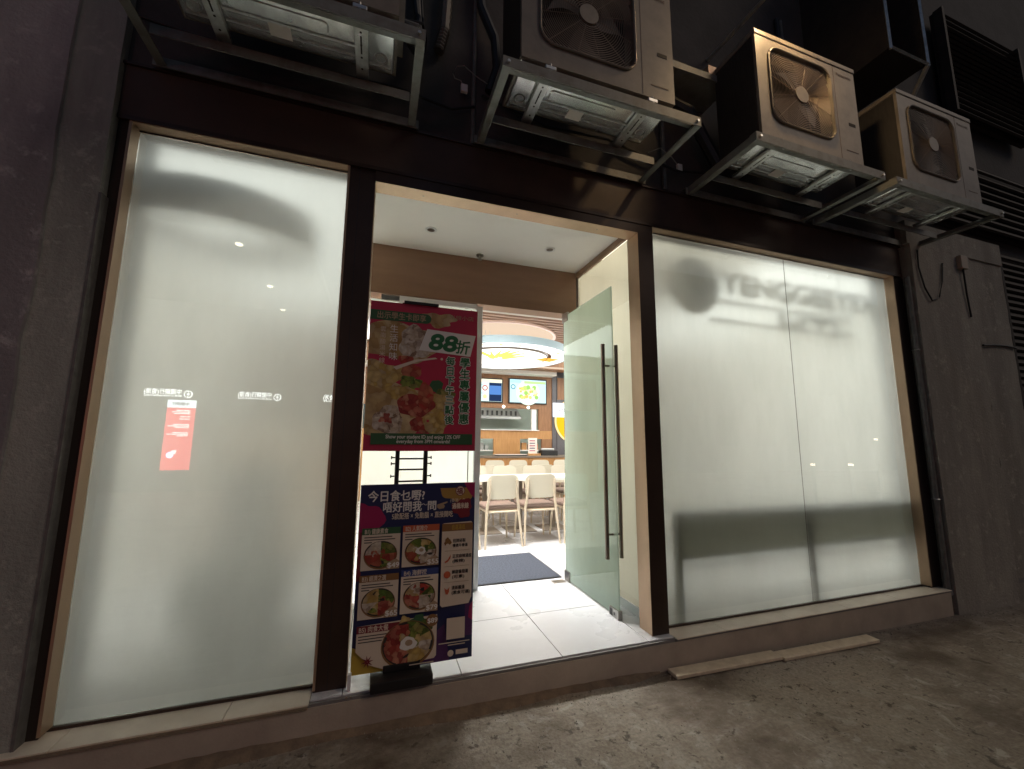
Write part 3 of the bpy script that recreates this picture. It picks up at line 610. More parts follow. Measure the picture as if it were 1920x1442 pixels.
# ================================================================== AIR CONDITIONERS
def make_ac():
    t = thing('air_conditioner', (0, 0, 0), 'x', 'air conditioner', 'air conditioners on brackets above the shopfront')
    w, h, d = 1.0, .80, .35; gx, gzc, gw, gh = -.085, .415, .60, .565
    hole = rrect(gx, gzc, gw, gh, .09, 8); n = len(hole)
    def outer(px, pz):        # project the hole point to the casing rectangle from the grille centre
        dx, dz = px - gx, pz - gzc; k = 1e9
        if dx > 1e-9: k = min(k, (w / 2 - gx) / dx)
        if dx < -1e-9: k = min(k, (-w / 2 - gx) / dx)
        if dz > 1e-9: k = min(k, (h - gzc) / dz)
        if dz < -1e-9: k = min(k, (0 - gzc) / dz)
        return (gx + dx * k, gzc + dz * k)
    out = [outer(*p) for p in hole]; r = .012
    mb = MB()
    mb.add([(p[0], 0, p[1]) for p in hole] + [(p[0], 0, p[1]) for p in out], [(i, (i + 1) % n, n + (i + 1) % n, n + i) for i in range(n)])
    mb.add([(p[0], 0, p[1]) for p in hole] + [(p[0], .09, p[1]) for p in hole], [(i, n + i, n + (i + 1) % n, (i + 1) % n) for i in range(n)])
    for (ax, az) in ((w / 2, h), (-w / 2, h), (-w / 2, 0), (w / 2, 0)):     # corner triangles
        k = min(range(n), key=lambda i: abs(math.atan2(out[i][1] - gzc, out[i][0] - gx) - math.atan2(az - gzc, ax - gx))); 
        ids = sorted(range(n), key=lambda i: (out[i][0] - ax) ** 2 + (out[i][1] - az) ** 2)[:3]
        best = None
        for i in range(n):
            a, b = out[i], out[(i + 1) % n]
            if abs(a[0] - ax) < 1e-6 and abs(b[1] - az) < 1e-6 or abs(a[1] - az) < 1e-6 and abs(b[0] - ax) < 1e-6: best = (a, b)
        if best: mb.add([(best[0][0], 0, best[0][1]), (best[1][0], 0, best[1][1]), (ax, 0, az)], [(0, 2, 1)])
    mb.add([(-w / 2, 0, 0), (w / 2, 0, 0), (w / 2, d, 0), (-w / 2, d, 0), (-w / 2, 0, h), (w / 2, 0, h), (w / 2, d, h), (-w / 2, d, h)], [(3, 2, 1, 0), (4, 5, 6, 7), (1, 2, 6, 5), (2, 3, 7, 6), (3, 0, 4, 7)])
    mb.build('casing', m_case, t)
    lid = MB().bbox(-w / 2 - .006, w / 2 + .006, -.006, d + .006, h - .03, h + .008, r=.006).build('lid', m_case, t)
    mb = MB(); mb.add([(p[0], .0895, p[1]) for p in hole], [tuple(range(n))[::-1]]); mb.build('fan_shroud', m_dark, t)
    rim = [(p[0], -.006, p[1]) for p in rrect(gx, gzc, gw + .012, gh + .012, .095, 8)]; MB().tube(rim + rim[:1], .008, 6, cap=False).build('grille_rim', m_case, t, True)
    for k in range(3):
        a = math.radians(120 * k + 40); pts = []
        for i in range(7): q = i / 6; pts.append((gx + (.05 + .20 * q) * math.cos(a + .25 * q), gzc + (.05 + .20 * q) * math.sin(a + .25 * q)))
        for i in range(7): q = 1 - i / 6; pts.append((gx + (.05 + .20 * q) * math.cos(a + .55 + .75 * q), gzc + (.05 + .20 * q) * math.sin(a + .55 + .75 * q)))
        MB().prism(pts, .052, .056).build('fan_blade', m_blade, t)
    mb = MB(); rr = .062
    while rr < .385:
        for i in range(44):
            a0, a1 = 2 * math.pi * i / 44, 2 * math.pi * (i + 1) / 44
            pa, pb = (rr * math.cos(a0), rr * math.sin(a0)), (rr * math.cos(a1), rr * math.sin(a1))
            if max(abs(pa[0]), abs(pb[0])) > gw / 2 or max(abs(pa[1]), abs(pb[1])) > gh / 2: continue
            if math.hypot(max(0, abs(pa[0]) - gw / 2 + .09), max(0, abs(pa[1]) - gh / 2 + .09)) > .09: continue
            mb.add([(gx + pa[0], .003, gzc + pa[1] - .002), (gx + pb[0], .003, gzc + pb[1] - .002), (gx + pb[0], .003, gzc + pb[1] + .002), (gx + pa[0], .003, gzc + pa[1] + .002), (gx + pa[0] * .992, .008, gzc + pa[1] * .992), (gx + pb[0] * .992, .008, gzc + pb[1] * .992)], [(0, 1, 2, 3), (3, 2, 5, 4), (0, 4, 5, 1)])
        rr += .0135
    for k in range(12):
        a = math.radians(30 * k + 15); L = min(gw / 2 / max(1e-6, abs(math.cos(a))), gh / 2 / max(1e-6, abs(math.sin(a))), .37); mb.tube([(gx + .05 * math.cos(a), .006, gzc + .05 * math.sin(a)), (gx + L * math.cos(a), .006, gzc + L * math.sin(a))], .0025, 4)
    mb.build('fan_grille', m_grille, t)
    MB().cyl((gx, -.004, gzc), .062, .014, 32, axis='y').build('hub_cap', m_case, t)
    B('panel_seam', m_logo, t, .268, .271, -.0012, .002, .01, h - .035)
    B('handle_slot', m_dark, t, .385, .455, -.0015, .004, .300, .325); B('vent_slot', m_logo, t, .33, .455, -.0015, .003, .085, .092)
    text('brand_text', 'Panasonic', .30, -.0014, .700, .036, m_logo, t, bold=.001, width=.155)
    B('coil_guard', m_coil, t, -w / 2 - .004, -w / 2 - .0005, .02, d - .005, .02, h - .035)
    B('service_valve_cover', m_case, t, w / 2 + .0005, w / 2 + .03, .12, .28, .06, .30)
    # bottom pan seen from below
    pan = MB().bbox(-w / 2 + .015, w / 2 - .015, .02, d - .02, -.016, -.0005, r=.005, seg=1).build('base_pan', m_pan, t)
    for x0, x1, y0, y1 in ((-.30, .30, .075, .090), (-.30, .30, .205, .217), (-.30, .30, .265, .275), (-.47, -.36, .060, .068), (-.47, -.36, .285, .293), (.36, .47, .060, .068), (.36, .47, .285, .293)): B('rib', m_galv, pan, x0, x1, y0, y1, -.022, -.0165)
    o = MB(); pr = rrect(-.05, 0, .44, .075, .02, 4); o.add([(p[0], .165 + p[1], -.0168) for p in pr] + [(p[0] * .97, .165 + p[1] * .9, -.021) for p in pr], [(i, (i + 1) % len(pr), len(pr) + (i + 1) % len(pr), len(pr) + i) for i in range(len(pr))] + [tuple(range(len(pr), 2 * len(pr)))]); o.build('embossed_panel', m_pan, pan)
    for x in (-.425, .42): MB().ring((x, .245, -.018), .030, .004, 24, 4, axis='z').build('drain_ring', m_galv, pan)
    stk = MB().box(-.11, -.01, .215, .285, -.0235, -.0225).build('sticker', m_paper, pan)
    for x in (-.335, .325):
        ft = MB().bbox(x - .032, x + .032, -.02, d + .03, -.048, -.024, r=.003, seg=1).build('foot_rail', m_galv, t)
        for y in (.03, .10, .17, .24, .31): MB().cyl((x, y, -.0484), .006, -.001, 8).build('bolt_hole', m_dark, ft)
        B('slot', m_dark, ft, x - .004, x + .004, .12, .22, -.0492, -.0485)
        MB().tube([(x, -.012, -.085), (x, -.012, -.01)], .006, 8).cyl((x, -.012, -.060), .011, .010, 6).build('bolt', m_steel, ft)
    return t
ac0 = make_ac()
def make_frame(x0, x1, label, yf=-.685):
    t = thing('support_frame', ((x0 + x1) / 2, -.4, 3.35), label, 'bracket', 'angle iron brackets under the air conditioners')
    def angle(a, b, c, d, z=3.352, h=.045):      # L-section: flange and web
        return MB().box(a, b, c, d, z, z + .006)
    zz = 3.352
    MB().box(x0, x1, yf, yf + .006, zz, zz + .062).box(x0, x1, yf + .0062, yf + .05, zz + .056, zz + .062).build('rail', m_angle, t)
    MB().box(x0 + .05, x1 - .05, -.300, -.294, zz + .002, zz + .055).box(x0 + .05, x1 - .05, -.2938, -.255, zz + .049, zz + .055).build('rail', m_angle, t)
    MB().box(x0 - .02, x1 + .02, -.108, -.100, zz - .004, zz + .05).box(x0 - .02, x1 + .02, -.0998, -.062, zz + .044, zz + .05).build('rail', m_angle, t)
    for s, x in ((1, x0), (-1, x1)):
        a, b = (x, x + .006) if s > 0 else (x - .006, x)
        c, d = (x + .0062, x + .045) if s > 0 else (x - .045, x - .0062)
        MB().box(a, b, yf + .0065, -.1085, zz + .001, zz + .055).box(c, d, yf + .0065, -.1085, zz + .001, zz + .007).build('side_rail', m_angle, t)
    for x in (x0 + .03, x1 - .03):
        MB().tube([(x, yf - .012, 3.380), (x, yf + .02, 3.380)], .009, 6).build('bolt', m_galv, t)
    B('base_plate_strip', m_angle, t, x0 + .02, x1 - .02, yf + .055, yf + .085, zz + .050, zz + .0615)
    return t
units = [(-.505, 'leftmost air conditioner, mostly above the frame, seen from below'), (1.13, 'air conditioner directly above the open door, its fan cut by the top edge'),
         (2.84, 'air conditioner lit warm along its top edge, second from the right'), (4.345, 'dim air conditioner farthest right in the row')]
for i, (x, lab) in enumerate(units):
    o = ac0 if i == 0 else copy_tree(ac0); o['label'] = lab; o.location = (x, -.660, 3.472)
    Rb = Matrix.Translation((-.085, 0, .415)) @ Matrix.Rotation((.0, .9, 1.7, .45)[i], 4, 'Y') @ Matrix.Translation((.085, 0, -.415))
    for ch in [c for c in bpy.data.objects if c.parent == o and c.name.startswith('fan_blade')]: ch.matrix_local = Rb
make_frame(-1.19, .125, 'rusty angle iron bracket under the leftmost air conditioner')
make_frame(.520, 1.800, 'angle iron bracket above the doorway holding the second air conditioner')
make_frame(2.215, 3.465, 'angle iron bracket under the warmly lit air conditioner', -.715)
make_frame(3.600, 5.000, 'angle iron bracket at the right end under the last air conditioner', -.715)

# pipes, hoses and loose wires on the upper wall
def pipe(name, pts, r, mat, label, cat, n=8, group=None):
    o = MB().tube(pts, r, n).build(name, mat, None, True); tag(o, label, cat, group); return o
pipe('drain_hose', [(.50, -.10, 4.7), (.53, -.12, 4.35), (.62, -.14, 4.12), (.645, -.12, 3.92), (.60, -.09, 3.76)], .032, m_cable, 'thick black hose hanging beside the second air conditioner', 'hose')
def corr(pts, r):
    out, rs = [], []
    for a, b in zip(pts, pts[1:]):
        for k in range(14): q = k / 14; out.append(Vector(a).lerp(Vector(b), q)); rs.append(r * (1 + .16 * math.sin(k * math.pi)) if k % 2 == 0 else r * .84)
    return out, rs
pp, rs_ = corr([(.29, -.11, 4.9), (.30, -.11, 4.5), (.285, -.11, 4.10), (.25, -.10, 3.93)], .038)
pipe('corrugated_conduit', pp, rs_, M('foil_wrap', (.13, .115, .10), .5, .3), 'ribbed foil wrapped pipe left of the second air conditioner', 'pipe')
pipe('wall_conduit', [(.497, -.070, 5.2), (.497, -.070, 3.36)], .014, m_pvc, 'slim vertical conduit just left of the second bracket', 'pipe')
pipe('wall_conduit', [(2.02, -.075, 5.2), (2.02, -.075, 3.36)], .018, m_pvc, 'vertical conduit between the second and third air conditioners', 'pipe')
for i, (x, lab) in enumerate(((.05, 'leftmost'), (1.70, 'second'), (3.42, 'third'), (4.92, 'last'))):
    t = thing('refrigerant_lines', (x, -.3, 3.6), 'lagged refrigerant lines leaving the right side of the %s air conditioner' % lab, 'pipes', 'lagged lines of the air conditioners')
    for k, (dx, r_) in enumerate(((0, .021), (.035, .014), (.06, .008))):
        w = random.uniform(-.03, .03); MB().tube([(x - .06, -.52 + .03 * k, 3.60 + .04 * k), (x + dx + .01, -.50 + .02 * k, 3.60 + .05 * k), (x + dx + .04 + w, -.36, 3.66 + .03 * k), (x + dx + .05, -.16, 3.85 + w), (x + dx + .03 - w, -.10, 4.15), (x + dx, -.085, 4.6), (x + dx + w, -.085, 5.4)], r_, 8).build('line', (m_cable, m_pvc, m_cable)[k], t, True)
pipe('slack_cable', [(-1.3, -.09, 3.62), (-.7, -.12, 3.54), (.0, -.10, 3.60), (.35, -.10, 3.55), (.50, -.09, 3.62)], .009, m_cable, 'slack black cable strung along the wall behind the left bracket', 'cable')
pipe('slack_cable', [(.55, -.09, 3.72), (1.0, -.11, 3.60), (1.5, -.10, 3.64), (2.1, -.11, 3.52), (2.6, -.10, 3.60), (3.4, -.11, 3.50), (4.2, -.10, 3.60), (5.0, -.10, 3.52)], .010, m_cable, 'slack black cable strung along the wall behind the right brackets', 'cable')
def loose(px, label, pts):
    t = thing('loose_wire', (px, -.08, 3.7), label, 'wire', 'loose wires with white connectors')
    MB().tube(pts, .0035, 6).build('wire', m_wire, t, True); e = Vector(pts[-1]); mb = MB(); mb.bbox(e.x - .022, e.x + .022, e.y - .012, e.y + .012, e.z - .035, e.z + .02, r=.003, seg=1); mb.build('connector', m_white, t)
loose(.42, 'loose pale wire with white plug left of the second bracket', [(.60, -.10, 3.80), (.50, -.12, 3.82), (.42, -.13, 3.86), (.37, -.13, 3.84), (.345, -.13, 3.78), (.36, -.12, 3.76), (.40, -.12, 3.755), (.425, -.11, 3.72)])
loose(2.12, 'loose pale wire with white plug between second and third brackets', [(1.86, -.10, 3.62), (1.95, -.13, 3.66), (2.06, -.12, 3.62), (2.14, -.11, 3.56)])
pipe('cable_loop', [(4.92, -.160, 3.30), (4.90, -.162, 3.12), (4.95, -.164, 2.92), (5.04, -.164, 2.80), (5.16, -.163, 2.84), (5.25, -.162, 3.02), (5.30, -.160, 3.22)], .007, m_cable, 'thin dark cable loop hanging on the right pier', 'cable')
pipe('wall_cable', [(5.80, -.158, 2.42), (6.02, -.150, 2.44), (6.25, -.147, 2.45), (6.42, -.15, 2.44)], .010, m_cable, 'short dark horizontal cable on the wall right of the pier', 'cable')
jb = thing('junction_box', (5.62, -.16, 3.28), 'small pale junction box high on the right pier', 'junction box')
MB().bbox(5.565, 5.675, -.190, -.1505, 3.20, 3.34, r=.006).build('box', M('box_cream', (.42, .33, .24), .5), jb); MB().tube([(5.62, -.17, 3.20), (5.63, -.165, 2.95), (5.66, -.16, 2.7)], .008, 6).build('lead', m_cable, jb, True)
cd = thing('drain_pipe', (4.75, -.09, .17), 'grey drain pipe with a clip running down beside the right window', 'pipe')
MB().tube([(4.795, -.112, 3.02), (4.795, -.112, .175)], .022, 12).build('pipe', m_pvc, cd, True)
for z in (.93, 2.3): MB().ring((4.795, -.112, z), .026, .006, 20, 4, axis='z').build('clip', m_galv, cd)
# cable tray, wall patches and the sheet metal cage
tr = thing('cable_tray', (2.15, -.2, 4.1), 'grey metal cable tray on the wall left of the warmly lit unit', 'cable tray')
B('tray', m_angle, tr, 1.78, 2.46, -.33, -.06, 4.16, 4.175); B('lip', m_angle, tr, 1.78, 2.46, -.336, -.3305, 4.16, 4.215); B('bracket', m_gold, tr, 2.27, 2.36, -.325, -.20, 4.1755, 4.30); MB().tube([(2.40, -.30, 4.155), (2.42, -.28, 3.72)], .010, 6).build('hanger', m_galv, tr)
MB().tube([(1.9, -.10, 4.16), (2.16, -.22, 3.95), (2.38, -.26, 3.50)], .045, 8).build('lagged_pipe', m_cable, tr, True)
cg = thing('steel_cage', (4.0, -.45, 4.62), 'dark sheet metal box with light steel edges above the last units', 'cage')
B('side_sheet', m_louvre, cg, 3.772, 3.776, -.70, -.06, 4.60, 6.2); B('floor_sheet', m_dark, cg, 3.776, 4.26, -.695, -.06, 4.60, 4.606); B('side_sheet', m_louvre, cg, 4.256, 4.26, -.695, -.06, 4.606, 6.2)
for x in (3.774, 4.258): MB().tube([(x, -.70, 4.58), (x, -.70, 6.2)], .013, 4).build('edge_bar', m_galv, cg)
MB().tube([(3.774, -.70, 4.598), (4.258, -.70, 4.598)], .013, 4).build('edge_bar', m_galv, cg); MB().tube([(4.258, -.70, 4.60), (4.32, -.55, 4.45)], .020, 6).build('elbow', m_galv, cg); MB().tube([(4.258, -.70, 4.95), (4.75, -.30, 5.25)], .012, 4).build('brace', m_galv, cg)
# assumed lamp, added out of view for the warm light on the third unit
lp = thing('assumed_wall_lamp', (2.55, -.85, 4.56), 'small assumed warm flood lamp on an arm, unseen above the third air conditioner', 'lamp')
MB().tube([(2.55, -.06, 4.70), (2.55, -.80, 4.66)], .015, 8).build('arm', m_galv, lp); MB().bbox(2.48, 2.62, -.92, -.80, 4.568, 4.65, r=.01).build('lamp_body', m_black, lp)
B('added_light_shield', m_black, lp, 2.47, 2.63, -.797, -.790, 4.482, 4.655)  # added shield, unseen, keeps lamp light off the wall and tray
B('lens', E('assumed_lamp_glow', (1, .66, .32), 240.), lp, 2.495, 2.605, -.91, -.81, 4.560, 4.5665)

# ================================================================== INTERIOR
m_iwall = M('cream_interior_wall', (.76, .74, .69), .7, 0, (.72, .70, .65), 2)
m_iceil = M('ceiling_void', (.20, .15, .12), .8)
m_slatwood = M('ceiling_slat_wood', (.36, .22, .15), .5, 0, (.28, .165, .11), 9, stretch=(.3, 3, 3))
m_wood = M('walnut_veneer', (.30, .15, .07), .45, 0, (.22, .105, .045), 5, stretch=(6, 6, .8))
m_oak = M('orange_oak', (.50, .27, .10), .45, 0, (.42, .21, .075), 6, stretch=(4, 4, .8))
m_slate = M('dark_slate', (.080, .078, .088), .35, 0, (.12, .115, .125), 3)
m_chair = M('cream_chair_shell', (.60, .56, .45), .45); m_leg = M('ash_chair_leg', (.62, .53, .40), .5, 0, (.56, .47, .35), 20, stretch=(4, 4, .6)); m_seat = M('brown_seat_pad', (.21, .145, .115), .6)
m_top = M('white_table_top', (.82, .81, .78), .3); m_ped = M('taupe_pedestal', (.20, .165, .13), .4, .2)
m_ss = M('kitchen_steel', (.50, .52, .52), .3, .8); m_mint = M('mint_wall', (.62, .74, .68), .5)
m_panel = E('ceiling_panel_glow', (1.0, .96, .90), 6.0); m_warmglow = E('uplight_strip_glow', (1.0, .76, .56), .58); m_diskglow = E('lamp_disc_glow', (1.0, .97, .90), 1.6)
m_grey = M('grey_laminate', (.30, .31, .30), .5); m_dgrey = M('dark_grey_metal', (.055, .060, .060), .45)

rm = thing('dining_room', (2.1, 3, .172), 'bright dining room shell with cream walls behind the glass', 'room')
B('side_wall', m_iwall, rm, -2.0, -1.9, .32, 8.4, .172, 3.6); B('side_wall', m_iwall, rm, 6.1, 6.2, .32, 8.4, .172, 3.6)
B('front_return', m_iwall, rm, -2.0, -1.29, .302, .318, .172, 3.6); B('front_return', m_iwall, rm, 4.70, 6.2, .302, .318, .172, 3.6)
B('recess_wall', m_iwall, rm, -.20, -.161, 1.06, 1.28, .172, 3.5); B('recess_wall', m_iwall, rm, 1.8905, 1.93, 1.06, 1.28, .172, 3.5); B('recess_wall', m_soffit, rm, -.20, -.161, .21, 1.059, 3.162, 3.5); B('recess_wall', m_soffit, rm, 1.8905, 1.93, .21, 1.059, 3.162, 3.5)
B('recess_head', m_iwall, rm, -.16, 1.89, 1.21, 1.25, 2.668, 3.5)
ce = tag(B('ceiling', m_iceil, None, -2.0, 6.2, .21, 8.4, 3.52, 3.6), kind='structure')
cp = B('ceiling_board', m_soffit, ce, -1.9, -.20, .21, 6.0, 3.40, 3.42); B('ceiling_board', m_soffit, ce, 3.9, 6.1, .21, 6.0, 3.40, 3.42); B('ceiling_board', m_soffit, ce, 1.93, 3.9, .21, 1.25, 3.40, 3.42)
sm = None; y = 1.36
while y < 6.0:
    if sm is None:
        o = MB().box(-.198, 3.898, -.033, .033, 3.34, 3.41).build('ceiling_slat', m_slatwood, ce); sm = o.data
    else: o = bpy.data.objects.new('ceiling_slat', sm); COL.objects.link(o); o.parent = ce
    o.location = (0, y, 0); y += .135
def panel_light(x0, x1, y0, y1, label, glow, z=3.395, name='added_light_ceiling', tint=(1.0, .975, .925)):
    t = thing(name, ((x0 + x1) / 2, (y0 + y1) / 2, z), label, 'ceiling light', 'added and assumed ceiling lights of the dining room')
    B('frame', m_white, t, x0 - .02, x1 + .02, y0 - .02, y1 + .02, z - .004, z + .004); B('diffuser', E(name + '_glow', tint, glow), t, x0, x1, y0, y1, z - .012, z - .0045)
panel_light(-1.86, -.24, .36, 5.8, 'wide added glowing ceiling behind the left window', ROOM * .92)  # glowing ceilings added to light the frosted panes evenly
panel_light(1.97, 3.84, .30, 1.20, 'short added glowing ceiling above the right window counter', ROOM * 1.0, tint=(1.0, .90, .74)); panel_light(3.94, 6.06, .36, 5.9, 'wide added glowing ceiling at the right end of the room', ROOM * 1.45)
panel_light(.10, 1.70, 1.45, 1.95, 'strong assumed ceiling light panel, unseen just inside the entrance door', 56., 3.332, 'assumed_light_panel')  # assumed panel, hidden by the transom, for the light spilling out of the doorway

# back wall with serving hatch
bw = thing('kitchen_wall', (2.5, 6.6, .172), 'wood clad wall with serving hatch behind the counter', 'wall')
B('wood_cladding', m_wood, bw, -1.9, 4.02, 6.60, 6.66, 2.165, 2.96); B('wood_cladding', m_wood, bw, 3.67, 4.02, 6.60, 6.66, 1.645, 2.1645); B('wood_cladding', m_oak, bw, -1.9, 4.02, 6.60, 6.66, 1.45, 1.6445)
B('wood_cladding', m_oak, bw, 2.55, 3.20, 6.60, 6.66, .172, 1.4495); B('wood_cladding', m_oak, bw, -1.9, 1.6, 6.60, 6.66, .172, 1.4495); B('wood_cladding', m_wood, bw, 3.75, 4.02, 6.60, 6.66, .172, 1.4495)
B('slate_cladding', m_slate, bw, 4.021, 6.1, 6.58, 6.66, .172, 3.5); B('groove', m_black, bw, 4.13, 4.145, 6.577, 6.581, 1.2, 3.0); B('upper_cladding', m_wood, bw, 4.16, 6.1, 6.57, 6.5795, 2.42, 2.96)
B('bulkhead', m_iwall, bw, -1.9, 4.02, 6.30, 6.60, 2.96, 3.05); B('bulkhead', m_wood, bw, -1.9, 6.1, 6.02, 6.30, 3.05, 3.40); B('bulkhead_strip', m_warmglow, bw, 2.9, 4.4, 6.00, 6.019, 3.07, 3.11)
B('hatch_sill', m_top, bw, 1.2, 3.669, 6.55, 6.70, 1.6448, 1.662); B('hatch_post', m_top, bw, 3.50, 3.62, 6.62, 6.68, 1.6625, 2.164)
B('niche_shelf', m_top, bw, 1.61, 2.549, 6.62, 7.0, 1.17, 1.19); B('niche_shelf', m_top, bw, 3.201, 3.749, 6.62, 7.0, 1.17, 1.19)
for x in (2.78, 3.40, 2.2): MB().cyl((x, 6.585, 2.20), .03, .01, 14, axis='y').build('spot', m_panel, bw)
kt = thing('kitchen', (2.5, 7.5, .172), 'mint green kitchen seen through the serving hatch', 'kitchen')
B('wall', m_mint, kt, .8, 5.0, 7.70, 7.76, .172, 2.0); B('wall', m_mint, kt, .8, 5.0, 7.76, 7.8, 2.0, 3.4); B('side_wall', m_mint, kt, 4.0, 4.05, 6.67, 7.69, .172, 3.0)
B('ceiling_glow', m_panel, kt, 1.4, 3.8, 6.78, 6.98, 3.10, 3.12)  # assumed light strip, unseen above the hatch, brightens the kitchen
hd = thing('extractor_hood', (2.3, 7.3, 1.95), 'steel extractor hood with baffle filters in the kitchen', 'hood')
MB().add([(1.0, 6.95, 1.93), (3.35, 6.95, 1.93), (3.35, 6.95, 1.99), (1.0, 6.95, 1.99), (1.0, 7.65, 1.98), (3.35, 7.65, 1.98), (3.35, 7.6, 2.40), (1.0, 7.6, 2.40)], [(0, 1, 2, 3), (3, 2, 6, 7), (0, 4, 5, 1), (1, 5, 6, 2), (0, 3, 7, 4), (4, 7, 6, 5)]).build('hood_body', m_ss, hd)
for k in range(18): x = 1.15 + k * .12; B('baffle', m_dgrey, hd, x, x + .05, 6.99, 6.995, 1.995, 2.13)
for k in range(7): B('container', (m_ss, m_white, m_grey)[k % 3], kt, 1.72 + k * .11, 1.80 + k * .11, 6.75, 6.85, 1.191, 1.30 + .03 * (k % 3))
B('container', m_oak, kt, 3.30, 3.42, 6.75, 6.85, 1.191, 1.36); B('container', M('orange_box', (.75, .30, .16), .5), kt, 3.48, 3.70, 6.72, 6.85, 1.191, 1.33)

def tv(x0, x1, z0, z1, label, cols):
    t = thing('menu_screen', ((x0 + x1) / 2, 6.59, z0), label, 'screen', 'menu screens above the hatch')
    MB().bbox(x0 - .03, x1 + .03, 6.555, 6.5985, z0 - .03, z1 + .03, r=.006, seg=1).build('housing', m_black, t); B('display', E('screen_base' + label[:4], cols[0], .85), t, x0, x1, 6.5525, 6.5545, z0, z1)
    return t
a = tv(1.80, 2.72, 2.31, 2.83, 'left menu screen with pale blue lines and a dark blue side panel', [(.72, .95, .90)])
B('picture_block', E('scr_blue', (.10, .25, .62), .8), a, 2.42, 2.70, 6.5505, 6.5515, 2.47, 2.68); B('picture_block', E('scr_navy', (.03, .06, .16), .5), a, 2.41, 2.715, 6.5516, 6.552, 2.315, 2.75); B('picture_block', E('scr_cream', (1, .90, .62), .9), a, 1.80, 2.72, 6.5515, 6.552, 2.755, 2.83)
MB().ring((2.31, 6.551, 2.62), .055, .012, 20, 4).build('picture_block', E('scr_red', (.75, .16, .12), .7), a); MB().cyl((2.31, 6.5505, 2.42), .05, .001, 20, axis='y').build('picture_block', E('scr_yel', (.80, .85, .40), .8), a)
for k in range(6): B('picture_line', E('scr_line%d' % k, (.35, .62, .66), .7), a, 1.9, 2.2 + .03 * (k % 3), 6.5508, 6.5515, 2.36 + .065 * k, 2.372 + .065 * k)
b_ = tv(2.92, 3.84, 2.31, 2.86, 'right menu screen showing a green and yellow dish on pale blue', [(.62, .92, .98)])
MB().cyl((3.38, 6.5513, 2.55), .30, .0008, 36, axis='y').build('picture_plate', E('scr_plate', (.80, .98, .80), .9), b_)
rs2 = random.Random(3)
for k in range(34):
    c = ((.95, .80, .20), (.55, .80, .20), (.35, .62, .15), (.95, .55, .15), (.85, .95, .55))[k % 5]; r_ = rs2.uniform(.02, .055); x = 3.38 + rs2.uniform(-.22, .22); z = 2.55 + rs2.uniform(-.13, .13)
    MB().cyl((x, 6.5508 - k * .00002, z), r_, .0004, 12, axis='y').build('picture_dish', E('scr_d%d' % k, c, .9), b_)
B('picture_block', E('scr_green', (.50, .80, .30), .9), b_, 3.28, 3.83, 6.5512, 6.552, 2.77, 2.83); B('picture_block', E('scr_sky', (.45, .78, 1.0), .9), b_, 2.93, 3.2, 6.5512, 6.552, 2.78, 2.85)
MB().ring((3.0, 6.551, 2.68), .05, .010, 20, 4).build('picture_block', E('scr_logo', (.10, .32, .42), .7), b_)
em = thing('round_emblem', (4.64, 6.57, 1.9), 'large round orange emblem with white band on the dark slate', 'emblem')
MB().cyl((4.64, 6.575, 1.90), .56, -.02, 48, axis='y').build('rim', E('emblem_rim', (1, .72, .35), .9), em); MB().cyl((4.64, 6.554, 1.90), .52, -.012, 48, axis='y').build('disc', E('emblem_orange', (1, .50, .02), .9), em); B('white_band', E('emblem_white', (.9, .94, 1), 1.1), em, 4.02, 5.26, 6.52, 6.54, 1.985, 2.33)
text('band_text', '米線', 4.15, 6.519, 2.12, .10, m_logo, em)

# ceiling lamp: glowing disc, blue edged ring, warm ceiling rose
cl = thing('round_ceiling_lamp', (2.231, 4.86, 3.0), 'big round ceiling lamp with white disc and pale blue ring', 'lamp')
MB().cyl((2.231, 4.86, 2.995), .836, .03, 64).build('disc', m_diskglow, cl); MB().cyl((2.231, 4.86, 2.990), .86, .05, 64, inner=.838).build('disc_rim', m_ped, cl)
MB().cyl((2.231, 4.86, 2.999), 1.26, .125, 72, inner=1.235).build('ring_band', M('pale_blue_band', (.42, .58, .66), .45), cl); MB().cyl((2.231, 4.86, 3.003), 1.232, .012, 72, inner=.93).build('ring_diffuser', E('ring_glow', (1.0, .97, .93), 1.3), cl)
for k in range(9): a0 = math.radians(200 + k * 17); MB().cyl((2.231 + 1.10 * math.cos(a0), 4.86 + 1.10 * math.sin(a0), 3.000), .05, .002, 4).build('ring_motif', E('motif%d' % k, (1, .55, .20), .9), cl)
for k in range(8):
    a0 = math.radians(150 + k * 15); x, yy = 1.95 + .10 * k * .35, 4.72 + .12 * math.sin(k)
    MB().tube([(x, yy, 2.993), (x + .50 * math.cos(a0 + 1.2), yy + .50 * math.sin(a0 + 1.2), 2.993)], [.045, .010], 6).build('painted_stroke', E('stroke%d' % k, (1, .74, .18), .9), cl)
MB().add([(2.98, 4.55, 2.99), (3.30, 4.62, 2.99), (3.22, 4.9, 2.99), (2.86, 4.82, 2.99), (2.98, 4.55, 2.996), (3.30, 4.62, 2.996), (3.22, 4.9, 2.996), (2.86, 4.82, 2.996)], [(0, 1, 2, 3)[::-1], (4, 5, 6, 7), (0, 1, 5, 4), (1, 2, 6, 5), (2, 3, 7, 6), (3, 0, 4, 7)]).build('painted_stroke', E('motif_orange', (1, .45, .08), .9), cl)
for x, yy in ((1.7, 4.2), (1.78, 4.2), (2.75, 4.3), (2.3, 5.6)): MB().tube([(x, yy, 3.02), (x, yy, 3.36)], .004, 6).build('suspension_wire', m_ss, cl)
cr = thing('ceiling_rose', (2.06, 4.60, 3.32), 'round ceiling recess above the lamp, uplight put in as warm glow', 'ceiling recess')
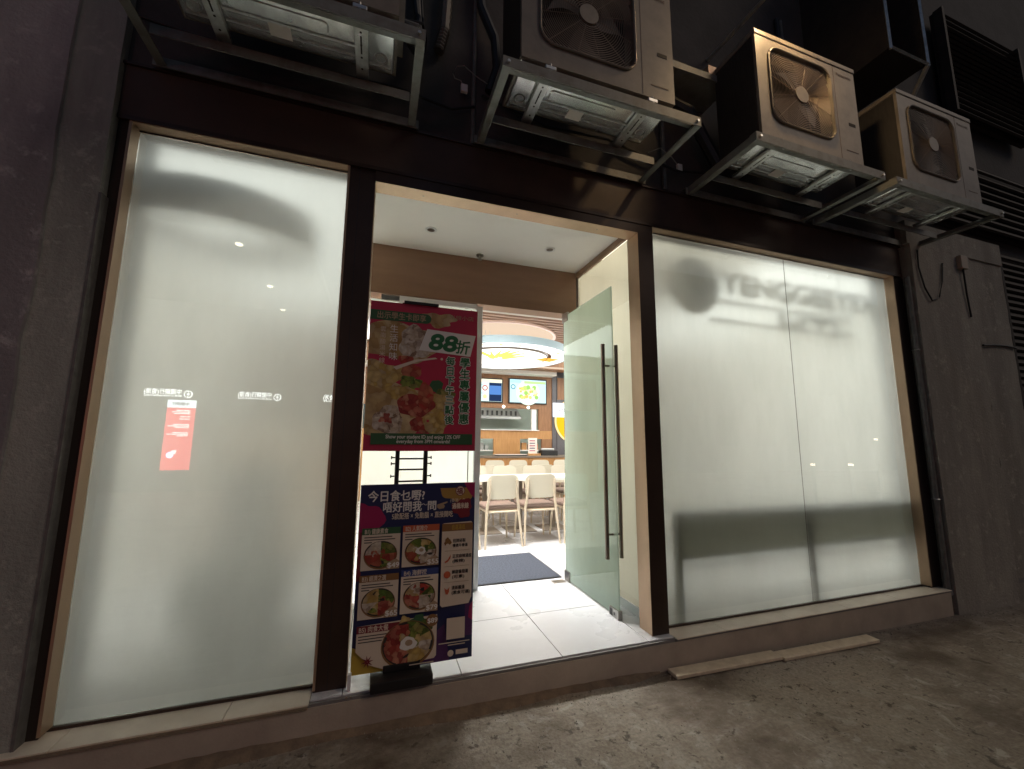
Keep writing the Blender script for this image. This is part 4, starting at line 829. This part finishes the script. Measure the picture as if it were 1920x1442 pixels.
MB().cyl((2.06, 4.60, 3.322), 1.01, .016, 64).build('disc', m_warmglow, cr); MB().cyl((2.06, 4.60, 3.305), 1.06, .034, 64, inner=1.012).build('rim', M('rose_rim', (.75, .55, .48), .5), cr)  # rose disc emits in place of the ring's uplight falling on it

# counter with its things
ct = thing('service_counter', (2.5, 6.1, .172), 'orange oak service counter at the back of the room', 'counter')
B('front_panel', m_oak, ct, .2, 4.6, 5.88, 5.92, .172, 1.045); B('counter_top', m_ped, ct, .18, 4.62, 5.85, 6.40, 1.0455, 1.085)
for x in (.75, 1.35, 1.95, 2.55, 3.15, 3.75, 4.35): B('panel_joint', m_logo, ct, x, x + .004, 5.8785, 5.8805, .18, 1.04)
mn = thing('menu_card', (3.28, 6.0, 1.085), 'white and pink menu card standing on the counter', 'menu'); B('card', m_paper, mn, 3.18, 3.39, 6.0, 6.01, 1.13, 1.47); B('foot', m_oak, mn, 3.17, 3.46, 5.96, 6.05, 1.0855, 1.1295)
for k in range(5): B('print_line', (p_mag, p_navy)[k % 2], mn, 3.21, 3.34, 5.998, 5.9995, 1.18 + .055 * k, 1.20 + .055 * k)
rg = thing('cash_terminal', (3.65, 6.05, 1.085), 'black terminal and trays at the right end of the counter', 'terminal'); MB().bbox(3.48, 3.86, 5.92, 6.15, 1.086, 1.20, r=.012).build('body', m_black, rg); MB().bbox(3.48, 3.80, 5.98, 6.12, 1.2005, 1.245, r=.01).build('lid', m_ss, rg)
tb = thing('serving_tray', (2.7, 5.98, 1.085), 'dark serving tray lying on the counter', 'tray'); MB().bbox(2.45, 3.12, 5.90, 6.2, 1.0855, 1.105, r=.006).build('tray_body', m_black, tb); MB().bbox(2.42, 3.15, 5.89, 6.21, 1.1052, 1.112, r=.003, seg=1).build('rim', m_paper, tb)

# tables and chairs
def make_table():
    t = thing('dining_table', (0, 0, 0), 'x', 'table', 'white dining tables in rows')
    MB().bbox(-.25, .25, -.345, .345, .705, .740, r=.006).build('table_top', m_top, t); MB().box(-.035, .035, -.035, .035, .012, .704).build('pedestal', m_ped, t); MB().bbox(-.20, .20, -.20, .20, 0, .0115, r=.003, seg=1).build('base_plate', m_ped, t)
    return t
def make_chair():
    t = thing('dining_chair', (0, 0, 0), 'x', 'chair', 'cream dining chairs')
    MB().bbox(-.215, .215, -.205, .215, .425, .472, r=.018, seg=3).build('seat_pad', m_seat, t, True); MB().bbox(-.205, .205, -.195, .200, .395, .4245, r=.006, seg=1).build('seat_frame', m_leg, t)
    bk = MB(); pts = rrect(0, .690, .40, .285, .075, 6); n = len(pts)
    def cv(x, z): return -.222 - .06 * (z - .55) - .55 * (.04 - x * x) * .5
    vs = [(x, cv(x, z), z) for x, z in pts] + [(x, cv(x, z) + .016, z) for x, z in pts] + [(0, cv(0, .69), .69), (0, cv(0, .69) + .016, .69)]
    bk.add(vs, [(i, (i + 1) % n, n + (i + 1) % n, n + i) for i in range(n)] + [((i + 1) % n, i, 2 * n) for i in range(n)] + [(n + i, n + (i + 1) % n, 2 * n + 1) for i in range(n)]); bk.build('backrest', m_chair, t, True)
    for s in (-1, 1):
        MB().tube([(s * .232, -.285, 0), (s * .200, -.225, .43), (s * .176, -.246, .62), (s * .170, -.262, .78)], [.012, .018, .017, .012], 8).build('leg', m_leg, t, True)
        MB().tube([(s * .205, .205, 0), (s * .180, .170, .42)], [.012, .019], 8).build('leg', m_leg, t, True)
    MB().tube([(-.19, -.215, .40), (.19, -.215, .40)], .014, 6).build('stretcher', m_leg, t)
    return t
ch0, tb0 = make_chair(), make_table(); first = [True, True]
def put(src, idx, x, y, rz, label):
    o = src if first[idx] else copy_tree(src); first[idx] = False
    o.location = (x, y, .172); o.rotation_euler.z = rz; o['label'] = label
XS = (.94, 1.46, 1.967, 2.475, 2.98, 3.49)
NM = ('far left', 'left of the two in front', 'right of the two in front', 'half hidden by the open door', 'behind the open door', 'at the right end')
ORD = ('first', 'second', 'third', 'fourth', 'fifth', 'sixth')
for i, x in enumerate(XS):
    put(ch0, 0, x, 2.535 if i != 2 else 2.545, (.03, .035, -.02, .02, 0, 0)[i], 'cream chair with its back to the door, nearest row, ' + NM[i])
    put(tb0, 1, x, 3.14, 0, 'white table of the nearest row, %s from the left' % ORD[i])
    put(ch0, 0, x + .03, 3.72, math.pi + .02 * (i % 3 - 1), 'cream chair facing the street behind the nearest tables, %s from the left' % ORD[i])
    put(ch0, 0, x + .28, 4.36, .02 * (i % 2), 'cream chair with its back to us in the middle row, %s from the left' % ORD[i])
    put(tb0, 1, x + .28, 4.92, 0, 'white table of the far row, %s from the left' % ORD[i])
    put(ch0, 0, x + .36, 5.46, math.pi, 'cream chair against the counter in the farthest row, %s from the left' % ORD[i])

# behind the left window: drum lamp and a dark bench with table
dl_ = thing('drum_lamp', (-1.03, .70, 2.685), 'dark ring lamp hanging behind the left frosted window', 'lamp')
MB().cyl((-1.03, .70, 2.685), .55, .22, 64, inner=.535).build('band', m_dgrey, dl_); MB().cyl((-1.03, .70, 2.695), .534, .012, 64, inner=.38).build('diffuser', E('drum_glow', (1, .96, .9), 1.0), dl_)
for k in range(3): a0 = 2.1 * k; MB().tube([(-1.03 + .5 * math.cos(a0), .70 + .5 * math.sin(a0), 2.905), (-1.03 + .5 * math.cos(a0), .70 + .5 * math.sin(a0), 3.38)], .004, 6).build('suspension_wire', m_ss, dl_)
bn = thing('upholstered_bench', (-.8, .75, .172), 'blurred dark bench behind the left frosted window', 'bench')
MB().bbox(-1.10, -.50, .62, 1.15, .30, .66, r=.12, seg=4).build('seat', M('dark_green_upholstery', (.10, .115, .095), .7), bn, True); MB().bbox(-1.00, -.52, .66, 1.10, .172, .30, r=.03).build('plinth', m_dgrey, bn)
MB().bbox(-1.02, -.62, 1.10, 1.24, .60, 1.25, r=.065, seg=4).build('backrest', M('taupe_upholstery', (.36, .28, .23), .7), bn, True)
cb = thing('wood_cabinet', (-.95, 2.2, .172), 'blurred brown cabinet behind the left frosted window', 'cabinet'); MB().bbox(-1.45, -.60, 2.6, 3.0, .172, 1.55, r=.01).build('carcass', M('pale_walnut', (.42, .30, .20), .5), cb); B('door_line', m_logo, cb, -1.03, -1.02, 2.597, 2.6, .2, 1.52)

# behind the right window: bar counter and the hanging sign seen from its back
m_acryl = bpy.data.materials.new('smoky_acrylic'); m_acryl.use_nodes = True; _nt = m_acryl.node_tree; _nt.nodes.clear()
_t = nd(_nt, 'ShaderNodeBsdfTranslucent'); _t.inputs[0].default_value = (.52, .52, .47, 1); _d = nd(_nt, 'ShaderNodeBsdfDiffuse'); _d.inputs[0].default_value = (.55, .55, .5, 1)
_m = nd(_nt, 'ShaderNodeMixShader'); _m.inputs[0].default_value = .15; _nt.links.new(_t.outputs[0], _m.inputs[1]); _nt.links.new(_d.outputs[0], _m.inputs[2]); _o = nd(_nt, 'ShaderNodeOutputMaterial'); _nt.links.new(_m.outputs[0], _o.inputs[0])
bc = thing('window_bar', (3.6, .3, .172), 'grey bar counter standing behind the right frosted window', 'counter')
B('bar_top', m_dgrey, bc, 2.06, 4.95, .05, .26, .897, .925); B('modesty_panel', m_acryl, bc, 2.11, 4.93, .10, .108, .585, .8965); B('lower_rail', m_dgrey, bc, 2.11, 4.93, .096, .112, .575, .5845)
for x in (2.065, 3.375, 4.84): B('leg', m_dgrey, bc, x, x + .05, .055, .092, .172, .8965)
for i, x in enumerate((2.62, 3.12, 3.95, 4.45)):
    s_ = thing('bar_stool', (x, .72, .172), 'blurred bar stool behind the right window, %s from the left' % ORD[i], 'stool', 'bar stools at the window counter')
    MB().cyl((x, .72, .60), .17, .05, 24).build('seat', m_seat, s_)
    for k in range(4): a0 = math.pi / 4 + k * math.pi / 2; MB().tube([(x + .20 * math.cos(a0), .72 + .20 * math.sin(a0), .172), (x + .11 * math.cos(a0), .72 + .11 * math.sin(a0), .60)], .014, 6).build('leg', m_leg, s_)
sg = thing('hanging_sign', (3.4, .25, 2.5), 'reversed sign of round logo and dark letters blurred behind the right window', 'sign')
MB().cyl((2.49, .255, 2.75), .256, .03, 48, axis='y').build('logo_disc', M('sign_brown', (.10, .065, .05), .6), sg)
m_sl = M('sign_letter', (.12, .15, .15), .6)
text('letters', 'YENGGEEYEX', 2.78, .255, 2.715, .245, m_sl, sg, bold=.016, width=1.93)
text('letters', 'HTI', 3.37, .255, 2.438, .205, m_sl, sg, bold=.016, width=.73)
for z in (2.605, 2.435): B('rail', M('sign_rail%d' % int(z * 100), (.30, .19, .13), .5), sg, 2.64, 4.35, .266, .28, z + .012, z + .040)
for x in (2.4, 4.2): MB().tube([(x, .22, 2.62), (x, .22, 3.38)], .006, 6).build('hanger', m_ss, sg)

# ================================================================== ACROSS THE STREET (seen only as reflections in the left window)
m_bank = M('dark_granite', (.05, .05, .05), .5, 0, (.08, .08, .08), 6)
bk_ = thing('bank_building', (-4, -10.2, 0), 'dark granite bank front across the street, mirrored in the left window', 'building')
B('wall', m_bank, bk_, -9, 3, -10.6, -10.2, -.2, 5.2); B('canopy', m_bank, bk_, -9, -1.4, -10.2, -5.4, 5.03, 5.25)
m_sign = E('sign_white', (1, 1, 1), 6.0)
def bank_sign(x):
    t = thing('bank_sign', (x, -10.05, 2.4), 'lit white bank sign mirrored in the left window, %s' % {-5.72: 'above the red light box', -3.65: 'in the middle', -1.535: 'cut by the window edge'}[x], 'sign', 'lit bank signs across the street')
    # the street side faces +y; its reader stands at +y, so letters run towards -x there
    text('letters', '中國銀行(香港)', x + .80, -10.19, 2.545, .150, m_sign, t, bold=.003, width=.79, face=1)
    text('letters', 'BANK OF CHINA (HONG KONG)', x + .80, -10.19, 2.475, .052, m_sign, t, bold=.002, width=.79, face=1)
    MB().ring((x + .945, -10.18, 2.545), .085, .012, 32, 6).build('coin_ring', m_sign, t); MB().box(x + .915, x + .975, -10.19, -10.175, 2.52, 2.57).build('coin_centre', m_sign, t); MB().box(x + .938, x + .952, -10.19, -10.175, 2.46, 2.63).build('coin_bar', m_sign, t)
for x in (-5.72, -3.65, -1.535): bank_sign(x)
ob = thing('added_sky_block', (12, -16, 0), 'added dark block across the street, hides the sky from the right window', 'building')
B('wall', m_bank, ob, 3.2, 60, -17, -14.5, -1.0, 10.5)  # added unseen, keeps the sky horizon out of the pane's reflection
for k in range(9):
    for j in range(3): B('window', m_dark, ob, 4.2 + 2.6 * k, 5.6 + 2.6 * k, -14.52, -14.499, 1.2 + 3 * j, 2.8 + 3 * j)
rb = thing('red_light_box', (-4.86, -10.1, .6), 'red lit advert box with white top mirrored in the left window', 'light box')
B('red_face', E('box_red', (1, .06, .07), 4.0), rb, -5.155, -4.545, -10.12, -10.08, .60, 2.18); B('white_face', E('box_white', (.85, .95, 1), 5.0), rb, -5.155, -4.545, -10.12, -10.08, 2.181, 2.38)
text('head_text', '中國銀行', -4.68, -10.0785, 2.25, .085, p_navy, rb, width=.36, face=1, bold=.002)
m_bl = E('box_line', (1, .85, .85), 6.0)
for k, (z, w) in enumerate(((2.10, .30), (2.06, .40), (2.02, .36), (1.94, .22), (1.88, .22), (1.74, .34), (1.70, .46), (1.66, .30), (1.53, .34), (1.49, .46), (1.45, .24))): B('print_line', m_bl, rb, -4.64 - w, -4.64, -10.0795, -10.077, z, z + .022)
MB().cyl((-4.98, -10.0795, .98), .08, .003, 20, axis='y').build('motif', E('box_motif', (.85, .65, 1), 8.0), rb); MB().bbox(-4.95, -4.85, -10.0795, -10.076, 1.0, 1.1, r=.001, seg=1).build('motif', m_bl, rb)
for i, (x, y) in enumerate(((-2.64, -5.9), (-2.62, -8.1), (-2.72, -10.0))):
    d = thing('canopy_light', (x, y, 5.0), 'warm canopy light across the street, %s of three mirrored in the left window' % ('nearest', 'middle', 'farthest')[i], 'lamp', 'canopy lights across the street')
    MB().cyl((x, y, 5.02), .06, -.02, 20).build('lens', E('canopy_warm%d' % i, (1, .84, .6), 9.), d); MB().cyl((x, y, 5.028), .10, -.012, 20, inner=.076).build('trim', m_white, d)
for i, (x, y, z, r_) in enumerate(((10.5, -5.0, .90, .032), (11.9, -5.0, .88, .038), (13.0, -5.0, 1.55, .028))):
    d = thing('bollard_light', (x, y, gz(x)), 'street light post mirrored as a spark in the right window, %s of three' % ORD[i], 'street light', 'small street lights down the road')
    MB().tube([(x, y, gz(x)), (x, y, z - .06)], .04, 10).build('post', m_dgrey, d); MB().cyl((x, y, z - .06), r_ * 1.6, .05, 16).build('lamp_head', E('spark%d' % i, (1, .80, .62), 5.), d)
bpy.data.objects.remove(_fo); bpy.data.curves.remove(_fc)
